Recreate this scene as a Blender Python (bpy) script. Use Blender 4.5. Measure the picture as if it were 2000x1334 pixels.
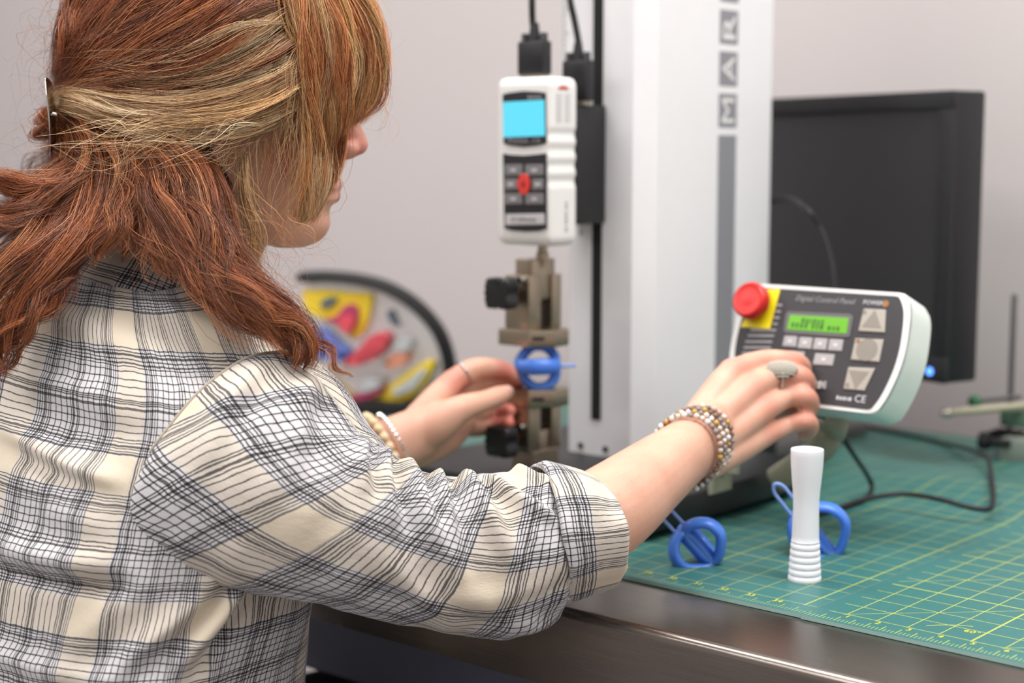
import bpy, bmesh, math, random
import numpy as np
from mathutils import Vector, Matrix
random.seed(7); rng = np.random.default_rng(7)
SC = bpy.context.scene; COL = SC.collection
for o in list(bpy.data.objects): bpy.data.objects.remove(o)
PI = math.pi

# ------------------------------------------------------------------ camera
FPX = 3100.0; TILT = math.atan(367/3100); CAM_Z = 1.104; TZ = 0.75
CAMP = np.array([0, 0, CAM_Z])
FV = np.array([0, math.cos(TILT), -math.sin(TILT)]); UV_ = np.array([0, math.sin(TILT), math.cos(TILT)]); RV = np.array([1.0, 0, 0])
cam = bpy.data.cameras.new('camera'); camo = bpy.data.objects.new('camera', cam); COL.objects.link(camo)
camo.location = (0, 0, CAM_Z); camo.rotation_euler = (PI/2 - TILT, 0, 0)
cam.sensor_width = 36; cam.lens = 36*FPX/2000; cam.clip_start = 0.05; cam.clip_end = 50
cam.dof.use_dof = True; cam.dof.focus_distance = 1.20; cam.dof.aperture_fstop = 3.3
SC.camera = camo
# ------------------------------------------------------------------ world, lights, exposure
w = bpy.data.worlds.new('world'); SC.world = w; w.use_nodes = True
w.node_tree.nodes['Background'].inputs[0].default_value = (0.9, 0.93, 1.0, 1)
w.node_tree.nodes['Background'].inputs[1].default_value = 0.3
SC.view_settings.view_transform = 'Standard'; SC.view_settings.look = 'None'
SC.view_settings.gamma = 1.0; SC.view_settings.use_curve_mapping = False
SC.view_settings.exposure = 0.04
SC.cycles.use_denoising = True
SC.cycles.max_bounces = 8
ANG = math.atan2(-0.66027, 0.75103)           # the table's long side, seen from above
UX = np.array([0.75103, -0.66027, 0]); VX = np.array([0.66027, 0.75103, 0])
def W(a, b, z=0.0):
    return UX*a + VX*b + np.array([0, 0, z])
LIGHTS = [(-2.9, 0.9, 12), (-1.5, 0.9, 24), (-0.1, 1.1, 38), (1.0, 0.9, 11), (-2.9, -0.8, 26), (-1.3, -0.8, 28), (0.3, -0.8, 10), (-0.7, -1.8, 16)]
for (a, b, pw) in LIGHTS:
    l = bpy.data.lights.new('troffer_lamp', 'AREA'); l.shape = 'RECTANGLE'; l.size = 1.15; l.size_y = 0.55; l.energy = pw
    l.color = (1.0, 0.975, 0.96)
    lo = bpy.data.objects.new('troffer_lamp', l); COL.objects.link(lo)
    lo.location = W(a, b, 2.66); lo.rotation_euler = (0, 0, ANG)

# ------------------------------------------------------------------ projection helpers
def ray(px, py):
    return RV*(px-1000)/FPX + UV_*(667-py)/FPX + FV
def P(px, py, Y):
    d = ray(px, py); return CAMP + d*(Y/d[1])
def T(px, py, h=0.0):
    d = ray(px, py); return CAMP + d*((TZ+h-CAM_Z)/d[2])
def PLN(px, py, c, n):
    d = ray(px, py); return CAMP + d*(np.dot(np.array(c)-CAMP, n)/np.dot(d, n))
def ab(p):
    return float(p@UX), float(p@VX)

# ------------------------------------------------------------------ materials
def srgb(r, g, b):
    f = lambda c: (c/255/12.92) if c/255 <= 0.04045 else ((c/255+0.055)/1.055)**2.4
    return (f(r), f(g), f(b), 1)
MATS = {}
def mat(name, col, rough=0.5, metal=0.0, var=0.06, nscale=60, bump=0.0, bscale=400, **kw):
    if name in MATS: return MATS[name]
    m = bpy.data.materials.new(name); m.use_nodes = True; MATS[name] = m
    nt = m.node_tree; b = nt.nodes['Principled BSDF']
    tc = nt.nodes.new('ShaderNodeTexCoord')
    no = nt.nodes.new('ShaderNodeTexNoise'); no.inputs['Scale'].default_value = nscale; no.inputs['Detail'].default_value = 4
    nt.links.new(tc.outputs['Object'], no.inputs['Vector'])
    mx = nt.nodes.new('ShaderNodeMix'); mx.data_type = 'RGBA'
    mx.inputs[6].default_value = tuple(c*(1-var) for c in col[:3])+(1,)
    mx.inputs[7].default_value = tuple(min(1, c*(1+var)) for c in col[:3])+(1,)
    nt.links.new(no.outputs['Fac'], mx.inputs[0]); nt.links.new(mx.outputs[2], b.inputs['Base Color'])
    b.inputs['Roughness'].default_value = rough; b.inputs['Metallic'].default_value = metal
    if bump:
        n2 = nt.nodes.new('ShaderNodeTexNoise'); n2.inputs['Scale'].default_value = bscale; n2.inputs['Detail'].default_value = 3
        nt.links.new(tc.outputs['Object'], n2.inputs['Vector'])
        bp = nt.nodes.new('ShaderNodeBump'); bp.inputs['Strength'].default_value = bump; bp.inputs['Distance'].default_value = 0.002
        nt.links.new(n2.outputs['Fac'], bp.inputs['Height']); nt.links.new(bp.outputs['Normal'], b.inputs['Normal'])
    for k, v in kw.items():
        b.inputs[k.replace('_', ' ')].default_value = v
    return m
def emit(name, col, s):
    m = mat(name, (0.02, 0.02, 0.02, 1), 0.3)
    b = m.node_tree.nodes['Principled BSDF']
    b.inputs['Emission Color'].default_value = col; b.inputs['Emission Strength'].default_value = s
    return m
class NT:
    """tiny wrapper for math node graphs"""
    def __init__(s, m): s.t = m.node_tree; s.m = m
    def n(s, ty, **kw):
        x = s.t.nodes.new(ty)
        for k, v in kw.items(): setattr(x, k, v)
        return x
    def put(s, sock, v):
        if hasattr(v, 'node'): s.t.links.new(v, sock)
        else: sock.default_value = v
    def math(s, op, a, b=0.0, c=0.0):
        x = s.n('ShaderNodeMath', operation=op)
        s.put(x.inputs[0], a); s.put(x.inputs[1], b); s.put(x.inputs[2], c)
        return x.outputs[0]
    def mix(s, f, a, b):
        x = s.n('ShaderNodeMix', data_type='RGBA'); s.put(x.inputs[0], f); s.put(x.inputs[6], a); s.put(x.inputs[7], b)
        return x.outputs[2]

M_white = mat('white_plastic', srgb(232, 232, 230), 0.35, var=0.015)
M_colw = mat('column_paint', srgb(236, 236, 238), 0.38, var=0.015)
M_coltrim = mat('grey_decal', srgb(140, 141, 146), 0.5, var=0.02)
M_black = mat('black_plastic', srgb(24, 24, 27), 0.45, bump=0.15)
M_blackm = mat('black_matte', srgb(18, 18, 20), 0.6)
M_rubber = mat('cable_rubber', srgb(22, 22, 25), 0.5)
M_nickel = mat('satin_nickel', srgb(172, 160, 142), 0.34, 1.0, var=0.05, nscale=30, bump=0.05)
M_nickelb = mat('bright_nickel', srgb(205, 198, 186), 0.22, 1.0)
M_chrome = mat('chrome', srgb(215, 215, 215), 0.15, 1.0)
M_brass = mat('brass', srgb(190, 140, 60), 0.3, 1.0)
M_wall = mat('wall_paint', srgb(195, 188, 187), 0.85, var=0.015, nscale=3, bump=0.1, bscale=150)
M_ceil = mat('ceiling_paint', srgb(235, 235, 232), 0.9, var=0.02)
M_floor = mat('floor_vinyl', srgb(120, 120, 122), 0.5, var=0.08, nscale=12)
M_bezel = mat('bezel_black', srgb(28, 28, 32), 0.4)

# ------------------------------------------------------------------ mesh helpers
def link(name, me, m=None, parent=None, loc=(0, 0, 0), rz=0.0, smooth=False, auto=None):
    o = bpy.data.objects.new(name, me); COL.objects.link(o)
    if m is not None:
        for mm in (m if isinstance(m, (list, tuple)) else [m]): me.materials.append(mm)
    o.location = loc; o.rotation_euler = (0, 0, rz)
    if smooth:
        me.polygons.foreach_set('use_smooth', [True]*len(me.polygons))
        if auto: me.set_sharp_from_angle(angle=math.radians(auto))
    if parent is not None: o.parent = parent
    return o
def mesh(name, verts, faces):
    me = bpy.data.meshes.new(name); me.from_pydata([tuple(map(float, p)) for p in verts], [], faces); me.update(); return me
def frombm(name, bm):
    bmesh.ops.recalc_face_normals(bm, faces=bm.faces)
    me = bpy.data.meshes.new(name); bm.to_mesh(me); bm.free(); return me
def thing(name, label, cat, loc=(0, 0, 0), rz=0.0, group=None):
    o = bpy.data.objects.new(name, None); COL.objects.link(o); o.location = loc; o.rotation_euler = (0, 0, rz)
    o.empty_display_size = 0.05
    return tag(o, label, cat, group)
def tag(o, label, cat, group=None):
    o['label'] = label; o['category'] = cat
    if group: o['group'] = group
    return o
def box(bm, x0, x1, y0, y1, z0, z1, bev=0.0, seg=2):
    r = bmesh.ops.create_cube(bm, size=1.0)
    vs = r['verts']
    for q in vs:
        q.co = Vector((x0+(q.co.x+.5)*(x1-x0), y0+(q.co.y+.5)*(y1-y0), z0+(q.co.z+.5)*(z1-z0)))
    if bev:
        es = list({e for q in vs for e in q.link_edges})
        bmesh.ops.bevel(bm, geom=es, offset=bev, segments=seg, profile=0.5, affect='EDGES')
    return vs
def boxme(name, *a, **k):
    bm = bmesh.new(); box(bm, *a, **k); return frombm(name, bm)
def prism(name, pts, z0, z1, axis='z', bev=0.0, seg=2):
    """closed 2D outline extruded; axis z: (x,y), y: (x,z), x: (y,z)"""
    bm = bmesh.new()
    def mk(p, h):
        return {'z': (p[0], p[1], h), 'y': (p[0], h, p[1]), 'x': (h, p[0], p[1])}[axis]
    lo = [bm.verts.new(mk(p, z0)) for p in pts]; hi = [bm.verts.new(mk(p, z1)) for p in pts]
    bm.faces.new(lo); bm.faces.new(hi)
    n = len(pts)
    for i in range(n): bm.faces.new((lo[i], lo[(i+1) % n], hi[(i+1) % n], hi[i]))
    if bev:
        es = [e for e in bm.edges if (e.verts[0] in lo and e.verts[1] in lo) or (e.verts[0] in hi and e.verts[1] in hi)]
        bmesh.ops.bevel(bm, geom=es, offset=bev, segments=seg, profile=0.5, affect='EDGES')
    return frombm(name, bm)
def lathe(name, prof, n=48, axis='z'):
    """prof: (r,h) list; closed at both ends"""
    vs = []; fs = []
    for (r, h) in prof:
        for k in range(n):
            t = 2*PI*k/n; x, y = r*math.cos(t), r*math.sin(t)
            vs.append({'z': (x, y, h), 'y': (x, h, y), 'x': (h, x, y)}[axis])
    for i in range(len(prof)-1):
        for k in range(n):
            k2 = (k+1) % n; fs.append((i*n+k, i*n+k2, (i+1)*n+k2, (i+1)*n+k))
    fs.append(tuple(range(n))[::-1]); fs.append(tuple((len(prof)-1)*n+k for k in range(n)))
    bm = bmesh.new(); me = mesh(name, vs, fs); bm.from_mesh(me); bpy.data.meshes.remove(me)
    return frombm(name, bm)
def crom(pts, n, closed=False):
    """Catmull-Rom through rows of pts (K x D) -> n rows"""
    p = np.asarray(pts, float); K = len(p)
    if closed:
        t = np.linspace(0, K, n, endpoint=False); i = np.floor(t).astype(int); f = (t-i)[:, None]
        p0, p1, p2, p3 = p[(i-1) % K], p[i % K], p[(i+1) % K], p[(i+2) % K]
    else:
        t = np.linspace(0, K-1, n); i = np.minimum(np.floor(t).astype(int), K-2); f = (t-i)[:, None]
        q = np.vstack([2*p[0]-p[1], p, 2*p[-1]-p[-2]])
        p0, p1, p2, p3 = q[i], q[i+1], q[i+2], q[i+3]
    return 0.5*((2*p1)+(-p0+p2)*f+(2*p0-5*p1+4*p2-p3)*f*f+(-p0+3*p1-3*p2+p3)*f**3)
def frames(path, up, closed=False):
    p = np.asarray(path, float); n = len(p)
    if closed: t = np.roll(p, -1, 0)-np.roll(p, 1, 0)
    else: t = np.gradient(p, axis=0)
    t /= np.linalg.norm(t, axis=1)[:, None]+1e-12
    A = np.zeros_like(p); a = np.asarray(up, float)
    for i in range(n):
        a = a-t[i]*np.dot(a, t[i]); a /= np.linalg.norm(a)+1e-12; A[i] = a
    return t, A, np.cross(t, A)
def tubeverts(ctrl, rad, n=24, m=16, up=(0, 0, 1), closed=False, round_ends=True):
    """swept tube; rad: one per ctrl, number or (ra along up, rb across)"""
    ctrl = np.asarray(ctrl, float); rad = np.array([(r, r) if np.isscalar(r) else r for r in rad], float)
    d = crom(np.hstack([ctrl, rad]), n, closed); path = d[:, :3]; rr = np.maximum(d[:, 3:], 1e-5)
    t, A, B = frames(path, up, closed)
    if round_ends and not closed:
        k = 5; e0 = []; e1 = []
        for j in range(k):
            ph = (j+0.35)/k*PI/2
            s = math.sin(ph); c = 1-0
            e0.append((path[0]-t[0]*rr[0].mean()*math.cos(ph), rr[0]*s, A[0], B[0]))
            e1.append((path[-1]+t[-1]*rr[-1].mean()*math.cos(ph), rr[-1]*s, A[-1], B[-1]))
        path = np.vstack([[q[0] for q in e0], path, [q[0] for q in e1[::-1]]])
        rr = np.vstack([[q[1] for q in e0], rr, [q[1] for q in e1[::-1]]])
        A = np.vstack([[q[2] for q in e0], A, [q[2] for q in e1[::-1]]]); B = np.vstack([[q[3] for q in e0], B, [q[3] for q in e1[::-1]]])
    th = np.arange(m)*2*PI/m
    v = path[:, None, :]+A[:, None, :]*(np.cos(th)[None, :, None]*rr[:, None, 0:1])+B[:, None, :]*(np.sin(th)[None, :, None]*rr[:, None, 1:2])
    N = len(path); v = v.reshape(-1, 3); fs = []
    for i in range(N if closed else N-1):
        i2 = (i+1) % N
        for k in range(m):
            k2 = (k+1) % m; fs.append((i*m+k, i*m+k2, i2*m+k2, i2*m+k))
    if not closed:
        fs.append(tuple(range(m))[::-1]); fs.append(tuple((N-1)*m+k for k in range(m)))
    return v, fs
def tube(name, ctrl, rad, m=None, parent=None, **k):
    v, f = tubeverts(ctrl, rad, **k)
    return v, f
def joinparts(name, parts):
    vs = []; fs = []; o = 0
    for v, f in parts:
        vs += [tuple(map(float, q)) for q in v]; fs += [tuple(i+o for i in q) for q in f]; o += len(v)
    me = bpy.data.meshes.new(name); me.from_pydata(vs, [], fs)
    bm = bmesh.new(); bm.from_mesh(me); bpy.data.meshes.remove(me)
    return frombm(name, bm)
def tubeobj(name, ctrl, rad, material, parent=None, loc=(0, 0, 0), rz=0, **k):
    if np.isscalar(rad): rad = [rad]*len(ctrl)
    c = np.asarray(ctrl, float)-np.asarray(loc, float) if rz == 0 else np.asarray(ctrl, float)
    return link(name, joinparts(name, [tubeverts(c, rad, **k)]), material, parent, loc, rz, smooth=True, auto=60)
def evalmesh(o, name):
    dg = bpy.context.evaluated_depsgraph_get(); dg.update()
    me = bpy.data.meshes.new_from_object(o.evaluated_get(dg)); me.name = name; return me
def textme(s, size, depth=0.0003, align='CENTER', space=1.0, shear=0.0):
    cu = bpy.data.curves.new('writing', 'FONT'); cu.body = s; cu.size = size; cu.extrude = depth; cu.align_x = align; cu.align_y = 'CENTER'
    cu.space_character = space; cu.shear = shear; cu.resolution_u = 2
    o = bpy.data.objects.new('writing_tmp', cu); COL.objects.link(o)
    me = evalmesh(o, 'writing'); bpy.data.objects.remove(o); bpy.data.curves.remove(cu); me.materials.clear(); return me
def marksme(n, size, seed=0, depth=0.0003):
    """a line of small print too fine to read: n strokes in the size of lettering"""
    r_ = random.Random(seed); bm = bmesh.new(); x = 0.0; xs_ = []
    for k in range(n):
        w_ = size*r_.uniform(.22, .5); xs_.append((x, x+w_)); x += w_+size*(.22 if r_.random() > .2 else .6)
    for a_, c_ in xs_: box(bm, a_-x/2, c_-x/2, -size*.32, size*r_.uniform(.2, .36), 0, depth)
    return frombm('small_print', bm)
def rrect(x0, x1, y0, y1, r, n=5):
    pts = []
    for cx, cy, a0 in ((x1-r, y1-r, 0), (x0+r, y1-r, 90), (x0+r, y0+r, 180), (x1-r, y0+r, 270)):
        for k in range(n+1):
            t = math.radians(a0+90*k/n); pts.append((cx+r*math.cos(t), cy+r*math.sin(t)))
    return pts
def setrot(o, X, Y, Z, loc):
    m = Matrix(((X[0], Y[0], Z[0], loc[0]), (X[1], Y[1], Z[1], loc[1]), (X[2], Y[2], Z[2], loc[2]), (0, 0, 0, 1)))
    o.matrix_world = m
    return o
def structure(name, me, m, loc=(0, 0, 0), rz=0.0):
    o = link(name, me, m, None, loc, rz); o['kind'] = 'structure'; return o

# ================================================================== ROOM
RA0, RA1, RB0, RB1, RH = -4.4, 1.6, -2.4, 1.93, 2.7
structure('wall_back', boxme('wall_back', RA0-.1, RA1+.1, RB1, RB1+.1, 0, RH), M_wall, rz=ANG)
structure('wall_front', boxme('wall_front', RA0-.1, RA1+.1, RB0-.1, RB0, 0, RH), M_wall, rz=ANG)
structure('wall_left', boxme('wall_left', RA0-.1, RA0, RB0, RB1, 0, RH), M_wall, rz=ANG)
structure('wall_right', boxme('wall_right', RA1, RA1+.1, RB0, RB1, 0, RH), M_wall, rz=ANG)
structure('floor', boxme('floor', RA0-.1, RA1+.1, RB0-.1, RB1+.1, -.1, 0), M_floor, rz=ANG)
structure('ceiling', boxme('ceiling', RA0-.1, RA1+.1, RB0-.1, RB1+.1, RH, RH+.1), M_ceil, rz=ANG)

# ================================================================== TABLE
def steel_mat():
    m = mat('brushed_steel', srgb(150, 143, 136), 0.24, 1.0, var=0.0)
    g = NT(m); b = g.t.nodes['Principled BSDF']
    tc = g.n('ShaderNodeTexCoord'); mp = g.n('ShaderNodeMapping'); mp.inputs['Scale'].default_value = (2.5, 260, 260)
    g.t.links.new(tc.outputs['Object'], mp.inputs[0])
    no = g.n('ShaderNodeTexNoise'); no.inputs['Scale'].default_value = 4; no.inputs['Detail'].default_value = 5
    g.t.links.new(mp.outputs[0], no.inputs['Vector'])
    n2 = g.n('ShaderNodeTexNoise'); n2.inputs['Scale'].default_value = 7; g.t.links.new(tc.outputs['Object'], n2.inputs['Vector'])
    c = g.mix(no.outputs['Fac'], srgb(118, 110, 104), srgb(156, 148, 141))
    g.t.links.new(c, b.inputs['Base Color'])
    r = g.math('MULTIPLY_ADD', n2.outputs['Fac'], 0.16, 0.16); g.t.links.new(r, b.inputs['Roughness'])
    bp = g.n('ShaderNodeBump'); bp.inputs['Strength'].default_value = 0.12; bp.inputs['Distance'].default_value = 0.0005
    g.t.links.new(no.outputs['Fac'], bp.inputs['Height']); g.t.links.new(bp.outputs[0], b.inputs['Normal'])
    return m
M_steel = steel_mat()
M_grey = mat('blue_grey_paint', srgb(100, 104, 120), 0.5, var=0.03)
M_legs = mat('grey_leg_paint', srgb(120, 120, 122), 0.45, var=0.03)
TA0, TA1, TB0, TB1 = -1.72, 0.35, 0.935, 1.86
tl = W(TA0, TB0)
table = thing('work_table', 'stainless steel topped work table along the back wall', 'table', tuple(W((TA0+TA1)/2, (TB0+TB1)/2)), ANG)
HA, HB = (TA1-TA0)/2, (TB1-TB0)/2
# folded sheet top: rounded front lip and apron
prof = [(-HB+.012, TZ-.004), (-HB+.012, TZ-.066), (-HB, TZ-.066), (-HB, TZ-.007)]
for k in range(1, 6):
    t = PI-k/5*PI/2; prof.append((-HB+.007+.007*math.cos(t), TZ-.007+.007*math.sin(t)))
prof += [(HB, TZ), (HB, TZ-.004)]
link('tabletop', prism('tabletop', prof, -HA, HA, 'x'), M_steel, table, smooth=True, auto=40)
link('apron_end', boxme('apron_end', -HA-.004, -HA-.0002, -HB, HB, TZ-.066, TZ-.001), M_steel, table)
link('under_frame', boxme('under_frame', -HA+.01, HA-.01, -HB+.06, HB-.02, TZ-.145, TZ-.06, bev=.004), M_grey, table)
for sx in (-1, 1):
    for sy in (-1, 1):
        x, y = sx*(HA-.06), sy*(HB-.09)
        lg = link('leg', boxme('leg', x-.025, x+.025, y-.025, y+.025, .02, TZ-.145, bev=.004), M_legs, table)
        link('foot', boxme('foot', x-.03, x+.03, y-.03, y+.03, 0, .02, bev=.004), M_black, lg)
link('shelf', boxme('shelf', -HA+.03, HA-.03, -HB+.06, HB-.06, .25, .28, bev=.004), M_legs, table)

# ================================================================== CUTTING MATS
MATH = 0.003
def mat_mat(name, x0, y0, ruler):
    m = bpy.data.materials.new(name); m.use_nodes = True; g = NT(m); b = g.t.nodes['Principled BSDF']
    tc = g.n('ShaderNodeTexCoord'); sp = g.n('ShaderNodeSeparateXYZ'); g.t.links.new(tc.outputs['UV'], sp.inputs[0])
    X, Y = sp.outputs[0], sp.outputs[1]
    S = 0.0254
    def lines(c, period, wd):
        f = g.math('FRACT', g.math('ADD', g.math('DIVIDE', c, period), 0.5))
        return g.math('LESS_THAN', g.math('ABSOLUTE', g.math('SUBTRACT', f, 0.5)), wd/period/2)
    inside = g.math('MULTIPLY', g.math('GREATER_THAN', Y, 0.0235), g.math('GREATER_THAN', X, 0.010))
    gx = lines(X, S, 0.00085); gy = lines(Y, S, 0.00085)
    thick = g.math('MAXIMUM', lines(X, S*5, 0.0017), lines(Y, S*5, 0.0017))
    diag = lines(g.math('SUBTRACT', X, Y), 0.127, 0.0009) if ruler else 0.0
    grid = g.math('MULTIPLY', g.math('MAXIMUM', g.math('MAXIMUM', g.math('MAXIMUM', gx, gy), thick), diag), inside)
    # ruler ticks: short ones each 1/8 inch, longer each 1/2
    band = g.math('MULTIPLY', g.math('GREATER_THAN', Y, 0.0045), g.math('LESS_THAN', Y, 0.0105))
    band2 = g.math('MULTIPLY', g.math('GREATER_THAN', Y, 0.0045), g.math('LESS_THAN', Y, 0.0165))
    t1 = g.math('MULTIPLY', lines(X, S/8, 0.0006), band); t2 = g.math('MULTIPLY', lines(X, S/2, 0.0008), band2)
    # degree arc
    ax, ay = 0.128, 0.012
    rr = g.math('SQRT', g.math('ADD', g.math('POWER', g.math('SUBTRACT', X, ax), 2.0), g.math('POWER', g.math('SUBTRACT', Y, ay), 2.0)))
    arc = g.math('MULTIPLY', g.math('LESS_THAN', g.math('ABSOLUTE', g.math('SUBTRACT', rr, 0.05)), 0.0006), g.math('MULTIPLY', g.math('GREATER_THAN', Y, ay), g.math('LESS_THAN', X, 0.112)))
    arc = g.math('MULTIPLY', arc, g.math('GREATER_THAN', g.math('ADD', X, g.math('MULTIPLY', Y, 0.0)), 0.085))
    allm = g.math('MAXIMUM', g.math('MAXIMUM', t1, t2), grid)
    if ruler: allm = g.math('MAXIMUM', allm, arc)
    no = g.n('ShaderNodeTexNoise'); no.inputs['Scale'].default_value = 9; no.inputs['Detail'].default_value = 6
    g.t.links.new(tc.outputs['UV'], no.inputs['Vector'])
    base = g.mix(no.outputs['Fac'], srgb(46, 100, 98), srgb(58, 116, 113))
    c = g.mix(g.math('MULTIPLY', allm, 0.74 if ruler else 0.52), base, srgb(196, 200, 72))
    g.t.links.new(c, b.inputs['Base Color']); b.inputs['Roughness'].default_value = 0.42
    n2 = g.n('ShaderNodeTexNoise'); n2.inputs['Scale'].default_value = 900; g.t.links.new(tc.outputs['UV'], n2.inputs['Vector'])
    bp = g.n('ShaderNodeBump'); bp.inputs['Strength'].default_value = 0.15; bp.inputs['Distance'].default_value = 0.0006
    g.t.links.new(n2.outputs['Fac'], bp.inputs['Height']); g.t.links.new(bp.outputs[0], b.inputs['Normal'])
    return m
M_edge = mat('mat_edge_glint', srgb(150, 184, 178), .5)  # mat sides paler than the top: the edge's bright reflection put into the colour
def sheet(name, x0, x1, y0, y1, th, wave, material, nx=70, ny=70):
    xs = np.linspace(x0, x1, nx); ys = np.linspace(y0, y1, ny)
    vs = []; fs = []; uvs = []
    for top in (1, 0):
        for y in ys:
            for x in xs:
                h = wave(x, y); vs.append((x, y, h+(th if top else 0.0))); uvs.append((x-x0, y-y0))
    N = nx*ny
    for j in range(ny-1):
        for i in range(nx-1):
            q = (j*nx+i, j*nx+i+1, (j+1)*nx+i+1, (j+1)*nx+i)
            fs.append(q); fs.append(tuple(N+k for k in q[::-1]))
    bd = [i for i in range(nx)]+[j*nx+nx-1 for j in range(1, ny)]+[(ny-1)*nx+i for i in range(nx-2, -1, -1)]+[j*nx for j in range(ny-2, 0, -1)]
    for k in range(len(bd)):
        a, c = bd[k], bd[(k+1) % len(bd)]; fs.append((a, N+a, N+c, c))
    me = mesh(name, vs, fs)
    me.materials.append(material); me.materials.append(M_edge); mi = np.zeros(len(fs), np.int32); mi[-len(bd):] = 1; me.polygons.foreach_set('material_index', mi)
    ul = me.uv_layers.new(name='UVMap'); li = np.zeros(len(me.loops), int); me.loops.foreach_get('vertex_index', li)
    ul.data.foreach_set('uv', np.array(uvs)[li].ravel())
    return me
SEAM = -0.6155
def wave_l(x, y):
    # left mat has been rolled up: low waves towards the back
    k = min(1, max(0, (y-0.36)/0.15)) * min(1, max(0, (x-0.62)/0.2)) * min(1, max(0, (0.84-y)/.1))
    return k*(0.006*(1+math.sin((y*26+x*9))))
lm = link('cutting_mat', sheet('cutting_mat', 0, 0.90, 0, 0.80, MATH, wave_l, mat_mat('mat_green', 0, 0, 0)), None, None, tuple(W(SEAM-0.90, 1.035, TZ+.0004)), ANG, smooth=True, auto=40)
tag(lm, 'green cutting mat under the test stand and the white cylinder', 'cutting mat')
def wave_r(x, y):
    k = max(0, (y-0.33)/0.25); e = max(0, 1-x/0.25)
    return 0.022*min(1, k)**1.4*e
rm = link('cutting_mat.001', sheet('cutting_mat_front', 0, 0.70, 0, 0.70, MATH, wave_r, mat_mat('mat_green_front', 0, 0, 1)), None, None, tuple(W(SEAM+.0015, 1.033, TZ+.0004)), ANG, smooth=True, auto=40)
tag(rm, 'green cutting mat at the table corner with sharp yellow ruler and lifted edge', 'cutting mat')
M_yel = mat('mat_print', srgb(205, 208, 80), 0.5, var=0.02)
def matnumbers(par, x0, n, first):
    for k in range(n):
        me = textme(str(first+k), 0.0085, 0.0001)
        t = link('printed_number', me, M_yel, par); t.location = (x0+0.0254*k+.004, 0.0195, MATH+.0002)
matnumbers(rm, 0.0254, 12, 1)
matnumbers(lm, 0.0254*24, 11, 24)
t = link('printed_degree', textme('60\u00b0', 0.009, 0.0001), M_yel, rm); t.location = (0.118, 0.045, MATH+.0002)
MT = TZ+.0004+MATH
# ================================================================== TEST STAND
BA0, BA1 = -1.168, -0.838; BB0, BB1 = 1.136, 1.435; BH = 0.034
c0 = W((BA0+BA1)/2, (BB0+BB1)/2)
stand = thing('test_stand', 'tall white motorized force test stand with a black base', 'machine', (c0[0], c0[1], MT), ANG)
CA, CB = (BA0+BA1)/2, (BB0+BB1)/2
def L(a, b): return a-CA, b-CB
x0, y0 = L(BA0, BB0); x1, y1 = L(BA1, BB1)
link('base', boxme('base', x0, x1, y0, y1, 0.006, BH, bev=.004), M_black, stand, smooth=True, auto=40)
for sx in (x0+.03, x1-.03):
    for sy in (y0+.03, y1-.03):
        link('foot', lathe('foot', [(.012, 0), (.013, .001), (.013, .0062)], 20), M_rubber, stand).location = (sx, sy, 0)
link('base_rear', boxme('base_rear', -1.064-CA, -.958-CA, y1-.002, 1.552-CB, 0.006, BH, bev=.003), M_black, stand, smooth=True, auto=40)
FB = 1.299; CH = .018
def colout():
    pts = [(-1.061, FB), (-.979, FB), (-.961, FB+CH), (-.961, 1.53), (-.979, 1.548), (-1.043, 1.548), (-1.061, 1.53)]
    return [L(*p) for p in pts]
COLTOP = 0.75+0.96-MT
link('column', prism('column', colout(), BH, COLTOP, 'z'), M_colw, stand, smooth=True, auto=20)
xs, yf = L(-1.024, FB)
M_slot = mat('slot_black', srgb(9, 9, 10), 0.7)
def zat(px, py, a, b):        # height of pixel row py on the vertical line through (a,b)
    p = W(a, b); Y = p[1]; return P(px, py, Y)[2]
zs0 = zat(1167, 820, -1.024, FB)-MT
link('slot', boxme('slot', xs-.0062, xs+.0062, yf-.0012, yf+.002, zs0, COLTOP-.02, bev=.0004), M_slot, stand)
# scale strip at the left of the column front
link('scale_strip', boxme('scale_strip', xs-.049, xs-.037, yf-.001, yf+.0008, .28, COLTOP-.03), M_white, stand)
bm = bmesh.new()
for k in range(90):
    z = .30+k*.005; ln = .006 if k % 5 else .010
    box(bm, xs-.048, xs-.048+ln, yf-.0016, yf-.0009, z, z+.0009)
link('scale_mark', frombm('scale_mark', bm), M_coltrim, stand)
s = link('scale_writing', marksme(26, .0065, 1), M_coltrim, stand)
s.matrix_basis = Matrix.Translation((xs-.022, yf-.0004, .66)) @ Matrix.Rotation(PI/2, 4, 'X') @ Matrix.Rotation(PI/2, 4, 'Z')
s = link('scale_writing', marksme(10, .007, 2), M_coltrim, stand)
s.matrix_basis = Matrix.Translation((xs-.022, yf-.0004, .29)) @ Matrix.Rotation(PI/2, 4, 'X') @ Matrix.Rotation(PI/2, 4, 'Z')
for px in (1140, 1190):
    a_ = -1.061+.0165 if px == 1140 else -1.061+.05
    q = L(a_, FB)
    o = link('screw', lathe('screw', [(.0034, 0), (.0034, .0012), (.002, .0014)], 20, 'y'), M_black, stand); o.location = (q[0], q[1]-.0013, BH+.008)
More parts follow.
